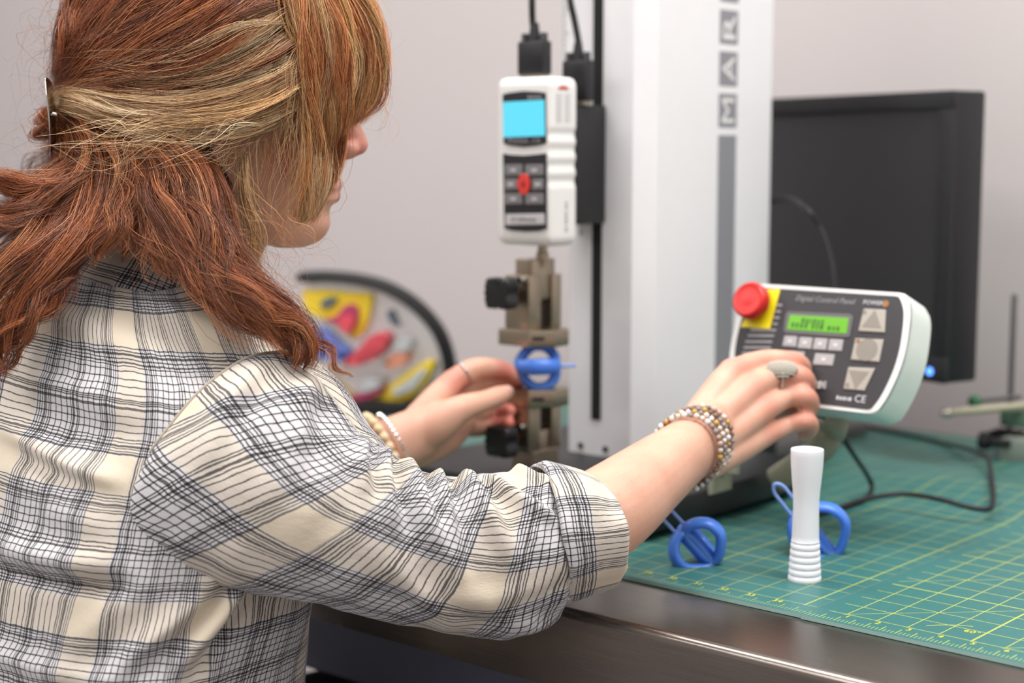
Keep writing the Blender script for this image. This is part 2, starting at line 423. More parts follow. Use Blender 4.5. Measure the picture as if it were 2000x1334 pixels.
# lettering down the right side, read from the bottom up
SIDE = -.961
def b_at(px):
    r = (px-1000)/3121; return -SIDE*(0.75103+.66027*r)/(0.66027-.75103*r)
bl, br = b_at(1402), b_at(1437); bc = (bl+br)/2; bw = br-bl
sx, sy = L(SIDE, bc)
def zside(py): return zat(1420, py, SIDE, bc)-MT
link('stripe', boxme('stripe', sx-.0005, sx+.0004, sy-bw/2, sy+bw/2, BH+.05, zside(264)), M_coltrim, stand)
for ch, ya, yb in (('M', 249, 183), ('A', 168, 101), ('R', 86, 20), ('K', 4, -62), ('-', -78, -110), ('1', -126, -190), ('0', -206, -270)):
    za, zb = zside(ya), zside(yb); hz = zb-za
    tl_ = link('letter_tile', boxme('letter_tile', sx-.0005, sx+.0004, sy-bw/2, sy+bw/2, za, zb), M_coltrim, stand)
    me = textme(ch, 1.0, .0)
    co = np.zeros(len(me.vertices)*3); me.vertices.foreach_get('co', co); co = co.reshape(-1, 3)
    mn, mxx = co.min(0), co.max(0); co = (co-(mn+mxx)/2)/np.maximum(mxx-mn, 1e-6)
    out = np.zeros_like(co)
    out[:, 2] = co[:, 0]*hz*.72*(1 if ch not in '-1' else .5); out[:, 1] = -co[:, 1]*bw*.66*(1 if ch != '-' else .3)
    out += np.array([sx+.0007, sy, (za+zb)/2]); me.vertices.foreach_set('co', out.ravel())
    le = link('letter', me, M_white, tl_)
    sol = le.modifiers.new('thick', 'SOLIDIFY'); sol.thickness = .0002
# carriage behind the gauge
GA, GB = -1.024, 1.211
gx, gy = L(GA, GB)
zc0, zc1 = zat(1150, 437, GA, 1.27)-MT, zat(1150, 205, GA, 1.27)-MT
link('carriage', boxme('carriage', xs-.030, xs+.012, gy+.0215, yf-.0012, zc0, zc1, bev=.002), M_black, stand, smooth=True, auto=40)
link('carriage_bolt', lathe('carriage_bolt', [(.006, 0), (.006, .008), (.004, .010)], 20), M_nickelb, stand).location = (xs-.004, gy+.035, zc1)
# beige controller bracket on the base's right flank
M_brk = mat('bracket_beige', srgb(172, 170, 148), 0.45, 0.2, var=0.03)
def b_on(px, a):
    r = (px-1000)/3121; return -a*(0.75103+.66027*r)/(0.66027-.75103*r)
kb0, kb1 = b_on(1391, BA1), b_on(1433, BA1)
bx, by0 = L(BA1, kb0); by1 = by0+kb1-kb0
kz1, kz0 = zat(1412, 880, BA1, kb0)-MT, zat(1412, 966, BA1, kb0)-MT
link('bracket', prism('bracket', [(by0, kz0), (by1, kz0), (by1, kz1), (by0, kz1)], bx+.0002, bx+.0045, 'x', bev=.001), M_brk, stand)
link('bracket_arm', boxme('bracket_arm', bx+.0046, bx+.03, by0+.004, by0+.010, kz1-.020, kz1, bev=.001), M_brk, stand)
o = link('bracket_screw', lathe('bracket_screw', [(.006, 0), (.006, .002), (.004, .003)], 20, 'x'), M_brk, stand); o.location = (bx+.0045, (by0+by1)/2, kz0+.022)
# ================================================================== CONTROL PANEL
TAU = math.radians(21)
PC = P(1592, 688, 1.44)
pX = UX.copy(); pN = -(VX*math.cos(TAU)-np.array([0, 0, math.sin(TAU)])); pY = np.cross(pN, pX)     # right, normal to viewer, up
def pl(px, py):
    d = PLN(px, py, PC, pN)-PC; return float(d@pX), float(d@pY)
panel = thing('control_panel', 'white handheld control panel with red stop button and green display', 'control panel')
setrot(panel, pX, pY, pN, PC)
HT = .056
def panout(k=1.0, ins=0.0):
    right = [(.079, HT), (.0865, HT*.75), (.0895, HT*.35), (.090, 0), (.0875, -HT*.35), (.081, -HT*.75), (.0735, -HT)]
    r = crom(np.array(right), 25)
    pts = [(-x, y) for x, y in r]+[(x, y) for x, y in r[::-1]]
    pts = np.array(pts); 
    c = np.array([(1-ins/.085), (1-ins*.62/.056)]); return [tuple(p) for p in pts*c+np.array([-.0015, .0052])]
def roundcorn(pts, r=.006):
    """round the four corners by a closed smoothing of the outline"""
    p = np.array(pts); seg = np.linalg.norm(np.roll(p, -1, 0)-p, axis=1); s = np.concatenate([[0], np.cumsum(seg)])
    t = np.linspace(0, s[-1], 240, endpoint=False); q = np.vstack([p, p[:1]])
    x = np.interp(t, s, q[:, 0]); y = np.interp(t, s, q[:, 1])
    k = max(1, int(r/(s[-1]/240))); ker = np.hanning(2*k+3)[1:-1]; ker /= ker.sum()
    f = lambda a: np.convolve(np.concatenate([a[-k:], a, a[:k]]), ker, 'valid')
    return list(zip(f(x)[::2], f(y)[::2]))
M_pan = mat('panel_casing', srgb(226, 234, 228), 0.4, var=0.015)
link('casing', prism('casing', roundcorn(panout()), -.043, 0, 'z', bev=.003, seg=3), M_pan, panel, smooth=True, auto=35)
link('rim', prism('rim', roundcorn(panout()), -.004, .0006, 'z', bev=.0012), M_white, panel, smooth=True, auto=35)
M_face = mat('panel_face', srgb(52, 50, 54), 0.5, var=0.03)
link('face_plate', prism('face_plate', roundcorn(panout(ins=.0055), .004), -.002, .0012, 'z'), M_face, panel)
def pquad(name, corners, m, h0=.001, h1=.0022, parent=None, bev=.0004):
    pts = [pl(*c) for c in corners]
    return link(name, prism(name, pts, h0, h1, 'z', bev=bev), m, parent or panel)
M_key = mat('key_grey', srgb(168, 166, 166), 0.45, var=0.03); M_keyb = mat('key_beige', srgb(172, 166, 155), 0.4, var=0.03)
M_bar = mat('print_grey', srgb(150, 148, 150), 0.5); M_keysym = mat('key_symbol', srgb(140, 133, 124), 0.5)
M_txt = mat('print_white', srgb(205, 205, 208), 0.5)
# z(px) in the 3.924x crop -> full frame
def q(x, y): return (1380+x/3.924, 520+y/3.924)
# display
pquad('display_bezel', [q(628, 350), q(1110, 372), q(1132, 400), q(1105, 545), q(1070, 552), q(610, 520), q(596, 495), q(612, 375)], mat('bezel_grey', srgb(98, 95, 98), 0.5))
M_lcd = emit('lcd_green', srgb(132, 228, 0), 0.80)
dsp = pquad('display', [q(648, 378), q(1100, 402), q(1080, 522), q(626, 488)], M_lcd, .002, .0027)
M_lcdt = emit('lcd_ink', srgb(70, 160, 15), 0.5)
for k, (s_, yy) in enumerate(((6, 430), (10, 470))):
    x_, y_ = pl(*q(830+k*20, yy)); o = link('display_writing', marksme(s_, .0075, s_, .0002), M_lcdt, dsp); o.location = (x_, y_, .0028)
for cs in ([(605, 535), (705, 540), (692, 625), (586, 618)], [(720, 545), (822, 550), (806, 640), (702, 632)], [(836, 552), (938, 558), (922, 648), (818, 642)], [(950, 560), (1058, 566), (1042, 656), (934, 650)],
           [(645, 650), (762, 660), (740, 745), (622, 735)], [(840, 670), (992, 680), (972, 768), (820, 758)]):
    k = pquad('key', [q(*c) for c in cs], M_key, bev=.0008)
    cx, cy = pl(*q(sum(c[0] for c in cs)/4, sum(c[1] for c in cs)/4))
    link('key_mark', prism('key_mark', [(cx-.002, cy-.0015), (cx+.002, cy-.0015), (cx+.002, cy+.0015), (cx-.002, cy+.0015)], .002, .0026, 'z'), M_txt, k)
for i, cs in enumerate(([(1212, 330), (1384, 338), (1374, 515), (1170, 502)], [(1148, 556), (1366, 566), (1330, 740), (1112, 722)], [(1094, 778), (1302, 786), (1218, 960), (1056, 946)])):
    k = pquad('large_key', [q(*c) for c in cs], M_keyb, .001, .0026, bev=.0008)
    cx, cy = pl(*q(sum(c[0] for c in cs)/4, sum(c[1] for c in cs)/4))
    if i == 1:
        pts = [(cx+.0105*math.cos(t), cy+.0105*math.sin(t)) for t in np.linspace(0, 2*PI, 24, endpoint=False)]
        link('stop_mark', prism('stop_mark', pts, .0024, .0028, 'z'), M_keysym, k)
    else:
        sg = 1 if i == 0 else -1
        link('arrow_mark', prism('arrow_mark', [(cx-.010, cy-.007*sg), (cx+.010, cy-.007*sg), (cx, cy+.010*sg)], .0024, .0028, 'z'), M_keysym, k)
M_led = emit('led_amber', srgb(220, 150, 70), 0.6)
cx, cy = pl(*q(1378, 292)); link('power_light', prism('power_light', [(cx+.0032*math.cos(t), cy+.0032*math.sin(t)) for t in np.linspace(0, 2*PI, 16, endpoint=False)], .001, .0022, 'z'), M_led, panel)
for i, (cc, hh) in enumerate(((1222, 356), (1172, 578), (1090, 915))):
    cx, cy = pl(*q(cc, hh)); link('key_light', prism('key_light', [(cx+.002*math.cos(t), cy+.002*math.sin(t)) for t in np.linspace(0, 2*PI, 12, endpoint=False)], .0022, .003, 'z'), M_led if i == 1 else M_keysym, panel)
# printed list at the left
for (xa, xb, yy) in ((548, 585, 300), (538, 575, 348), (525, 565, 396), (515, 552, 444), (345, 540, 490), (325, 525, 534), (305, 510, 580), (292, 500, 625), (280, 490, 668)):
    link('print_line', prism('print_line', [pl(*q(xa, yy-9)), pl(*q(xb, yy-7)), pl(*q(xb-4, yy+11)), pl(*q(xa-4, yy+9))], .001, .0015, 'z'), M_bar, panel)
def ptext(s, x, y, size, m=None, **k):
    cx, cy = pl(*q(x, y)); o = link('writing', textme(s, size, .0001, **k) if isinstance(s, str) else marksme(s, size, s, .0002), m or M_txt, panel); o.location = (cx, cy, .00135); return o
ptext('Digital Control Panel', 910, 262, .0072, M_bar, shear=.25)
ptext('POWER', 1282, 284, .0058)
ptext('MARK', 742, 902, .0092)
for i, ch in enumerate(('1', '0')):
    px_ = 862+i*40
    pquad('logo_tile', [q(px_-20, 884), q(px_+20, 886), q(px_+14, 942), q(px_-26, 938)], M_txt, bev=0)
    cx, cy = pl(*q(px_-3, 913)); o = link('writing', textme(ch, .0100, .0001), M_face, panel); o.location = (cx, cy, .0024)
ptext(5, 1062, 1016, .0052); ptext('CE', 1182, 1022, .0095)
# emergency stop
M_yel2 = mat('stop_plate_yellow', srgb(244, 226, 26), 0.45, var=0.02); M_red = mat('stop_red', srgb(206, 38, 34), 0.35, var=0.03, nscale=30)
stp = pquad('stop_plate', [q(412, 182), q(572, 182), q(492, 486), q(270, 470)], M_yel2, .0012, .0024)
cx, cy = pl(*q(402, 300))
sc_ = link('stop_collar', lathe('stop_collar', [(.0125, .002), (.0125, .009), (.010, .0095)], 32), M_blackm, panel, smooth=True, auto=40); sc_.location = (cx, cy, 0)
sb = link('stop_button', lathe('stop_button', [(.010, .008), (.0165, .0085), (.0175, .010), (.0175, .018), (.0165, .0205), (.0150, .0215), (.0135, .021), (.006, .0215), (.001, .0218)], 40), M_red, panel, smooth=True, auto=50); sb.location = (cx, cy, 0)
# arm that carries the panel down to the bracket
pa = [PC-pN*.0435+pX*.012-pY*.020, PC-pN*.046+pX*.010-pY*.060, P(1614, 838, 1.485), P(1610, 870, 1.480), W(-.822, 1.33, MT+.03)]
inv = panel.matrix_world.inverted()
v_, f_ = tubeverts(pa, [(.013, .003)]*5, n=40, m=12, up=tuple(pX))
v_ = [tuple(inv @ Vector(p)) for p in v_]
link('support_arm', joinparts('support_arm', [(v_, f_)]), M_brk, panel, smooth=True, auto=50)
# ================================================================== FORCE GAUGE
gz0 = zat(1050, 478, GA, GB); gz1 = zat(1050, 152, GA, GB); GH = gz1-gz0
g0 = W(GA, GB)
gauge = thing('force_gauge', 'white digital force gauge with a lit cyan screen, hanging on the stand', 'force gauge', (g0[0], g0[1], gz0), ANG)
GX, GD = .0278, .0212
M_gauge = mat('gauge_casing', srgb(234, 234, 231), 0.36, var=0.015)
# casing: stacked rounded sections; the right flank is wavy where the fingers hold it
rows = []
NZ = 90
for i in range(NZ+1):
    z = GH*i/NZ; e = min(z, GH-z); rd = .010
    ins = 0 if e > rd else rd-math.sqrt(max(0, rd*rd-(rd-e)**2))
    wv = 0.0; t = (z/GH-.34)/.37
    if 0 < t < 1: wv = .0016*(1-math.cos(2*PI*t*4))/2
    base_ = rrect(-.0425+ins*.6, .0278-ins*.6-wv, -GD+ins*.5, GD-ins*.5-wv*.3, max(.002, .0055-ins*.2), 5)
    rows.append([(x, y, z) for x, y in base_])
m_ = len(rows[0]); vs = [p for r in rows for p in r]; fs = []
for i in range(NZ):
    for k in range(m_):
        k2 = (k+1) % m_; fs.append((i*m_+k, i*m_+k2, (i+1)*m_+k2, (i+1)*m_+k))
fs.append(tuple(range(m_))[::-1]); fs.append(tuple(NZ*m_+k for k in range(m_)))
link('casing', mesh('casing', vs, fs), M_gauge, gauge, smooth=True, auto=50)
gfc = W(GA, GB-GD)
def gl(px, py):        # pixel -> local x,z on the gauge front
    p = PLN(px, py, gfc, -VX); return float((p-g0)@UX), float(p[2]-gz0)
def gprism(name, corners, m, d=.0012, parent=None, bev=.0003, inn=0.0):
    pts = [gl(*c) for c in corners]; return link(name, prism(name, pts, -GD-d, -GD+.001-inn, 'y', bev=bev), m, parent or gauge)
def gz_(x, y): return (930+x/2.667, y/2.667)
M_gface = mat('gauge_face', srgb(38, 38, 42), 0.4)
gprism('screen_bezel', [gz_(*c) for c in ((140, 492), (170, 484), (250, 474), (330, 478), (364, 484), (368, 745), (330, 757), (250, 766), (180, 758), (146, 748))], M_gface)
M_scr = emit('screen_cyan', srgb(96, 228, 255), 0.95)
scr = gprism('screen', [gz_(*c) for c in ((144, 532), (360, 520), (364, 708), (146, 716))], M_scr, .0016)
def gtext(s, x, y, size, m, **k):
    cx, cz = gl(*gz_(x, y)); o = link('writing', textme(s, size, .0001, **k) if isinstance(s, str) else marksme(s, size, s, .0002), m, gauge)
    o.matrix_basis = Matrix.Translation((cx, -GD-.0014, cz)) @ Matrix.Rotation(PI/2, 4, 'X'); return o
gtext('MARK-10', 252, 735, .0085, M_bar, space=1.3); gtext(6, 312, 506, .0055, M_bar)
gprism('keypad', [gz_(*c) for c in ((142, 800), (180, 806), (250, 810), (320, 804), (368, 798), (370, 1190), (330, 1203), (260, 1206), (190, 1200), (150, 1190))], M_gface)
M_gkey = mat('gauge_key', srgb(128, 126, 128), 0.45)
for ci, (xa, xb) in enumerate(((154, 246), (262, 356))):
    for ri, (ya, yb) in enumerate(((858, 914), (932, 988), (1008, 1064))):
        if ri == 1: xa2, xb2 = (xa, xb-26) if ci == 0 else (xa+36, xb)
        else: xa2, xb2 = xa, xb
        k = gprism('key', [gz_(xa2, ya), gz_(xb2, ya-2), gz_(xb2, yb-2), gz_(xa2, yb)], M_gkey, .002)
        xm, ym = (xa2+xb2)/2, (ya+yb)/2
        gprism('key_mark', [gz_(xm-14, ym-6), gz_(xm+14, ym-7), gz_(xm+14, ym+6), gz_(xm-14, ym+7)], M_txt, .0023, k, bev=0)
M_gred = mat('gauge_red', srgb(224, 66, 58), 0.4)
cx, cz = gl(*gz_(255, 960))
link('power_key', prism('power_key', [(cx+.0078*math.cos(t), cz+.0105*math.sin(t)) for t in np.linspace(0, 2*PI, 28, endpoint=False)], -GD-.0027, -GD, 'y', bev=.0006), M_gred, gauge)
link('power_mark', prism('power_mark', [(cx+.0022*math.cos(t), cz+.003*math.sin(t)) for t in np.linspace(0, 2*PI, 12, endpoint=False)], -GD-.0031, -GD-.002, 'y'), mat('mark_dark', srgb(150, 30, 30), .5), gauge)
gprism('capacity_label', [gz_(*c) for c in ((158, 1116), (360, 1112), (362, 1168), (158, 1172))], mat('label_grey', srgb(205, 204, 205), .45), .0016)
gtext(12, 258, 1142, .0048, M_gkey).location.y = -GD-.0018
# side sticker: red logo and small print
bm = bmesh.new()
for k in range(11):
    z = GH*.735+k*.0026
    box(bm, GX-.0002, GX+.0003, -GD+.008, -GD+.017, z, z+.0011); box(bm, GX-.0002, GX+.0003, -GD+.021, -GD+.030, z, z+.0011)
link('side_print', frombm('side_print', bm), mat('side_print', srgb(188, 188, 190), .5), gauge)
link('side_logo', prism('side_logo', [(-GD+.019+.008*math.cos(t), GH*.925+.004*math.sin(t)) for t in np.linspace(0, PI, 14)], GX-.0003, GX+.0004, 'x'), mat('logo_red', srgb(196, 84, 74), .5), gauge)
s = link('side_writing', marksme(10, .0046, 3), M_coltrim, gauge)
s.matrix_basis = Matrix.Translation((GX+.0002, .003, GH*.17)) @ Matrix.Rotation(PI/2, 4, 'Z') @ Matrix.Rotation(PI/2, 4, 'X') @ Matrix.Rotation(-PI/2, 4, 'Z')
zr = zat(1057, 510, GA, GB)-gz0
link('load_shaft', lathe('load_shaft', [(.004, zr-.006), (.0042, zr), (.0065, zr+.001), (.0065, -.008), (.005, -.007), (.005, .001)], 24), M_nickel, gauge, smooth=True, auto=40)
# plugs and their cables
def plug(name, label, base, hw, hd, hh, cab, rz=ANG):
    r = thing(name, label, 'cable', tuple(base), rz)
    link('plug', boxme('plug', -hw, hw, -hd, hd, .003, hh, bev=.002), M_black, r, smooth=True, auto=40)
    link('plug_shell', boxme('plug_shell', -hw*.8, hw*.8, -hd*.8, hd*.8, 0.0002, .004), M_nickel, r)
    for sx in (-1, 1):
        link('thumb_screw', lathe('thumb_screw', [(.0036, hh-.012), (.0038, hh-.010), (.0038, hh+.007), (.003, hh+.008)], 14), M_black, r, smooth=True, auto=40).location = (sx*(hw-.0042), 0, 0)
    link('strain_relief', lathe('strain_relief', [(.0062, hh-.001), (.0056, hh+.006), (.0042, hh+.016), (.004, hh+.018)], 18), M_black, r, smooth=True, auto=50)
    iv = r.matrix_basis.inverted()
    pts = [tuple(iv @ Vector(p)) for p in cab]; pts = [(0, 0, hh+.01)]+pts
    link('cord', joinparts('cord', [tubeverts(pts, [.0033]*len(pts), n=40, m=10)]), M_rubber, r, smooth=True, auto=60)
    return r
bz = np.array([g0[0], g0[1], gz1]) - UX*.011
plug('serial_cable', 'black serial plug and cord rising from the top of the force gauge', bz, .0165, .0075, .036,
     [P(1040, 40, bz[1]), P(1039, -20, bz[1]), P(1040, -120, bz[1]+.03), P(1060, -260, bz[1]+.10), P(1110, -330, bz[1]+.2)])
b2 = W(GA+.004, GB+.050, zc1+MT+.0002)
plug('serial_cable.001', 'black plug and cord on the carriage behind the force gauge', b2, .0155, .007, .044,
     [P(1131, 90, b2[1]), P(1122, 40, b2[1]), P(1112, -10, b2[1]), P(1100, -120, b2[1]+.02), P(1110, -300, b2[1]+.15)])
# ================================================================== GRIPS
def grip(name, label, base_z, flip, body, plate):
    """base_z: z of the jaw face; flip=+1 body goes up from the plate"""
    r = thing(name, label, 'clamp', (g0[0], g0[1], base_z), ANG)
    s = flip
    def zz(a, c): return (min(a*s, c*s), max(a*s, c*s))
    z0, z1 = zz(0, plate)
    pts = [(-.036, -.026), (.004, -.026), (.023, -.008), (.023, .014), (.010, .026), (-.026, .026), (-.036, .014)]
    link('jaw_plate', prism('jaw_plate', pts, z0, z1, 'z', bev=.0018), M_nickel, r, smooth=True, auto=30)
    z0, z1 = zz(plate*.42, plate*.62)
    link('jaw_slot', prism('jaw_slot', [(.0068, -.0236), (.0155, -.0153), (.0150, -.0148), (.0063, -.0231)], z0, z1, 'z'), M_slot, r)
    z0, z1 = zz(plate, body)
    link('front_block', boxme('front_block', -.0285, .0035, -.025, -.006, z0, z1, bev=.0014), M_nickel, r, smooth=True, auto=30)
    link('rear_block', boxme('rear_block', -.0285, .0035, .011, .026, z0, z1, bev=.0014), M_nickel, r, smooth=True, auto=30)
    z0, z1 = zz(plate, plate+(body-plate)*.45)
    link('inner_jaw', boxme('inner_jaw', -.026, -.002, -.0062, .0112, z0, z1, bev=.001), mat('dark_steel', srgb(70, 66, 62), .4, 1.0), r)
    zq = plate+(body-plate)*.62
    z0, z1 = zz(plate+(body-plate)*.55, body+.016)
    link('centre_block', boxme('centre_block', -.0215, .0005, -.017, .019, z0, z1, bev=.0012), M_nickel, r, smooth=True, auto=30)
    zk = s*(plate+(body-plate)*.70)
    kx = -.013
    o = link('stud', lathe('stud', [(.0045, -.040), (.0045, -.026)], 18, 'y'), M_brass, r, smooth=True, auto=40); o.location = (kx, 0, zk)
    pts = []
    for k in range(60):
        t = 2*PI*k/60; rr_ = .0160+.0036*math.cos(4*t+PI); pts.append((rr_*math.cos(t), rr_*math.sin(t)))
    kn = link('knob', prism('knob', pts, -.056, -.038, 'y', bev=.0032, seg=3), M_black, r, smooth=True, auto=50); kn.location = (kx, 0, zk)
    o = link('knob_hub', lathe('knob_hub', [(.008, -.039), (.009, -.034), (.0085, -.031)], 24, 'y'), M_black, r, smooth=True, auto=40); o.location = (kx, 0, zk)
    o = link('set_screw', lathe('set_screw', [(.0032, -.031), (.0034, -.029), (.0034, -.0245)], 16, 'y'), M_chrome, r, smooth=True, auto=40); o.location = (kx+.009, 0, zk+.013)
    return r
zj1 = zat(1057, 674, GA, GB); zj0 = zat(1057, 756, GA, GB)
zb1 = zat(1057, 537, GA, GB)
grip('vise_grip', 'upper nickel vise grip with black lobed knob under the force gauge', zj1, 1, zb1-zj1, .017)
lowz = zj0-(MT+BH)
lg = grip('vise_grip.001', 'lower nickel vise grip with black lobed knob standing on the base', zj0, -1, lowz-.018, .018)
link('mount_foot', boxme('mount_foot', -.024, .004, -.019, .022, -lowz, -lowz+.019, bev=.001), M_nickel, lg)
# ================================================================== BLUE SILICONE DEVICES
def silicone():
    m = mat('blue_silicone', srgb(84, 140, 236), 0.32, var=0.04, nscale=25)
    b = m.node_tree.nodes['Principled BSDF']
    b.inputs['Subsurface Weight'].default_value = 0.6; b.inputs['Subsurface Radius'].default_value = (.2, .35, 1.0); b.inputs['Subsurface Scale'].default_value = .008
    b.inputs['Transmission Weight'].default_value = 0.18
    return m
M_sil = silicone()
M_siltail = mat('pale_blue_silicone', srgb(138, 172, 238), 0.32, var=0.03, Subsurface_Weight=.5, Subsurface_Scale=.006)
def device(name, label, origin, X, Y, Z, length, lobes, tail, thick=.0042, twid=.0075, group=None):
    """three D-shaped loops round one axis (local z), a flat loop of a tail along +z. lobes: (angle deg, reach)"""
    r = thing(name, label, 'medical device'); setrot(r, X, Y, Z, origin)
    h = length/2
    for ang, reach in lobes:
        c, s_ = math.cos(math.radians(ang)), math.sin(math.radians(ang))
        prof = [(0.001, -h*.86), (reach*.30, -h), (reach*.72, -h*.62), (reach, -h*.12), (reach*.92, h*.55), (reach*.45, h), (0.001, h*.86), (-0.0005, 0)]
        pts = [(x*c, x*s_, z) for x, z in prof]
        link('loop', joinparts('loop', [tubeverts(pts, [(twid, thick)]*8, n=64, m=14, up=(-s_, c, 0), closed=True)]), M_sil, r, smooth=True)
    if tail:
        tl2, tw = tail
        pts = [(-tw, 0, h*.7), (-tw, 0, h+tl2*.5), (-tw*.9, 0, h+tl2*.85), (0, 0, h+tl2), (tw*.9, 0, h+tl2*.85), (tw, 0, h+tl2*.5), (tw, 0, h*.7)]
        link('tail_loop', joinparts('tail_loop', [tubeverts(pts, [(.0018, .0016)]*7, n=40, m=10, up=(0, 1, 0))]), M_siltail, r, smooth=True)
    return r
def basis(Z, Xhint):
    Z = np.array(Z, float); Z /= np.linalg.norm(Z); X = np.array(Xhint, float); X -= Z*(X@Z); X /= np.linalg.norm(X); return X, np.cross(Z, X), Z
# in the jaws: axis level, tail to the right
zm = (zj0+zj1)/2; half = (zj1-zj0)/2
X, Y_, Z = basis((.96, .1, .02), (-.15, -.98, .1))
device('pessary', 'blue silicone three-looped device squeezed between the two vise grips', (g0[0]-.005, g0[1]-.004, zm), X, Y_, Z, .036, ((84, half-.0005), (-96, half-.0005), (0, .017)), (.020, .003), .0052, .0080)
# on the mat beside the white cylinder
X, Y_, Z = basis((-.68, .05, .72), (.72, 0, .66))
device('pessary.001', 'blue silicone three-looped device lying on the mat near the elbow', P(1362, 1068, 1.335), X, Y_, Z, .036, ((-18, .024), (-158, .022), (85, .024)), (.024, .0052), .0046, .0076)
X, Y_, Z = basis((-.62, .0, .78), (.86, -.1, .50))
device('pessary.002', 'blue silicone looped device lying behind the white cylinder', P(1592, 1046, 1.375), X, Y_, Z, .046, ((-12, .030), (-128, .024), (112, .022)), (.036, .0052), .0042, .0078)
# ================================================================== WHITE CYLINDER
cp = T(1571, 1141)
pr = [(.0132, 0), (.0136, .0008), (.0137, .0018)]
z = .0018
for k in range(6):
    rt = .0137-.00032*k
    pr += [(rt, z+.0003), (rt-.0003, z+.0026), (rt-.0013, z+.0034), (rt-.0014, z+.0042), (rt-.0004, z+.0046)]
    z += .0054
pr += [(.0113, z), (.0111, z+.004), (.0106, .060), (.0107, .068), (.0113, .077), (.0122, .086), (.0131, .097), (.0134, .105), (.0135, .109), (.0132, .1102), (.012, .1105), (.004, .1107), (.0005, .1108)]
cy_ = link('ribbed_cylinder', lathe('ribbed_cylinder', pr, 56), mat('white_nylon', srgb(238, 240, 246), 0.45, var=0.01), None, (cp[0], cp[1], MT), 0, smooth=True, auto=50)
tag(cy_, 'white waisted cylinder with a ribbed foot standing on the green mat', 'cylinder')
# ================================================================== MONITOR
mr_b = P(1850, 750, 1.72); mdir = np.array([.5, -.866, 0]); mn_ = np.array([-.866, -.5, 0])
MW, MH = .545, .318
mo = mr_b-mdir*MW/2
monitor = thing('monitor', 'black flat monitor with a dark screen and blue power light', 'monitor')
mtilt = 0.0
setrot(monitor, mdir, -mn_, (0, 0, 1), (mo[0], mo[1], MT))
mz0 = mr_b[2]-MT
link('housing', boxme('housing', -MW/2, MW/2, .001, .045, mz0, mz0+MH, bev=.004), M_bezel, monitor, smooth=True, auto=40)
bw_ = .019
bm = bmesh.new()
for a in ((-MW/2, MW/2, mz0+MH-bw_, mz0+MH), (-MW/2, MW/2, mz0, mz0+.030), (-MW/2, -MW/2+bw_, mz0+.030, mz0+MH-bw_), (MW/2-bw_, MW/2, mz0+.030, mz0+MH-bw_)):
    box(bm, a[0], a[1], -.006, .002, a[2], a[3], bev=.0015)
link('bezel', frombm('bezel', bm), M_bezel, monitor, smooth=True, auto=40)
link('screen', boxme('screen', -MW/2+bw_-.001, MW/2-bw_+.001, -.0006, .0015, mz0+.029, mz0+MH-bw_+.001), mat('dark_screen', srgb(44, 43, 46), 0.55, var=0.02), monitor)
o = link('power_light', lathe('power_light', [(.0042, 0), (.0042, .0016), (.003, .002)], 18, 'y'), emit('led_blue', srgb(90, 150, 255), 3.0), monitor); o.location = (MW/2-.020, -.0078, mz0+.012); 
link('stand_neck', boxme('stand_neck', -.04, .04, .03, .055, .0155, mz0+.12, bev=.004), M_black, monitor, smooth=True, auto=40)
iv = monitor.matrix_world.inverted()
sbp = [iv @ Vector(tuple(W(a, q_, MT))) for a, q_ in ((-1.16, 1.56), (-.964, 1.56), (-.964, 1.775), (-1.16, 1.775))]
link('stand_base', prism('stand_base', [(q_.x, q_.y) for q_ in sbp], 0.0, .016, 'z', bev=.003), mat('base_grey', srgb(96, 92, 92), .35), monitor, smooth=True, auto=40)
# ================================================================== CABLES ON THE TABLE
def cable(name, label, pts, r=.0026):
    o = tubeobj(name, pts, r, M_rubber, loc=tuple(pts[0]), n=90, m=10); tag(o, label, 'cable'); return o
hC = MT-TZ+.0035
pb = PC-pN*.046-pY*.045+pX*.01
cable('panel_cable', 'black cord hanging from the control panel down to the mat',
      [pb, P(1634, 830, 1.50), P(1662, 880, 1.535), P(1692, 925, 1.60), T(1703, 952, hC+.004), T(1690, 974, hC), T(1655, 988, hC), T(1600, 1003, hC)])
cable('table_cable', 'long black cord looping over the back of the green mat',
      [T(1640, 992, hC+.006), T(1690, 975, hC+.011), T(1760, 965, hC+.014), T(1830, 974, hC+.016), T(1890, 990, hC+.012), T(1930, 994, hC+.010), T(1940, 975, hC+.014), T(1936, 930, hC+.016), T(1928, 893, hC+.014), T(1900, 880, hC+.010), T(1830, 862, hC), T(1720, 838, hC), T(1640, 822, hC)])
cable('column_cable', 'dark cord arching out from behind the white column before the monitor',
      [P(1450, 470, 1.84), P(1490, 405, 1.84), P(1535, 387, 1.79), P(1572, 405, 1.70), P(1602, 445, 1.69), P(1622, 500, 1.68), P(1631, 560, 1.67), P(1634, 640, 1.66), P(1632, 720, 1.66), P(1625, 800, 1.67), T(1615, 868, hC)], .003)
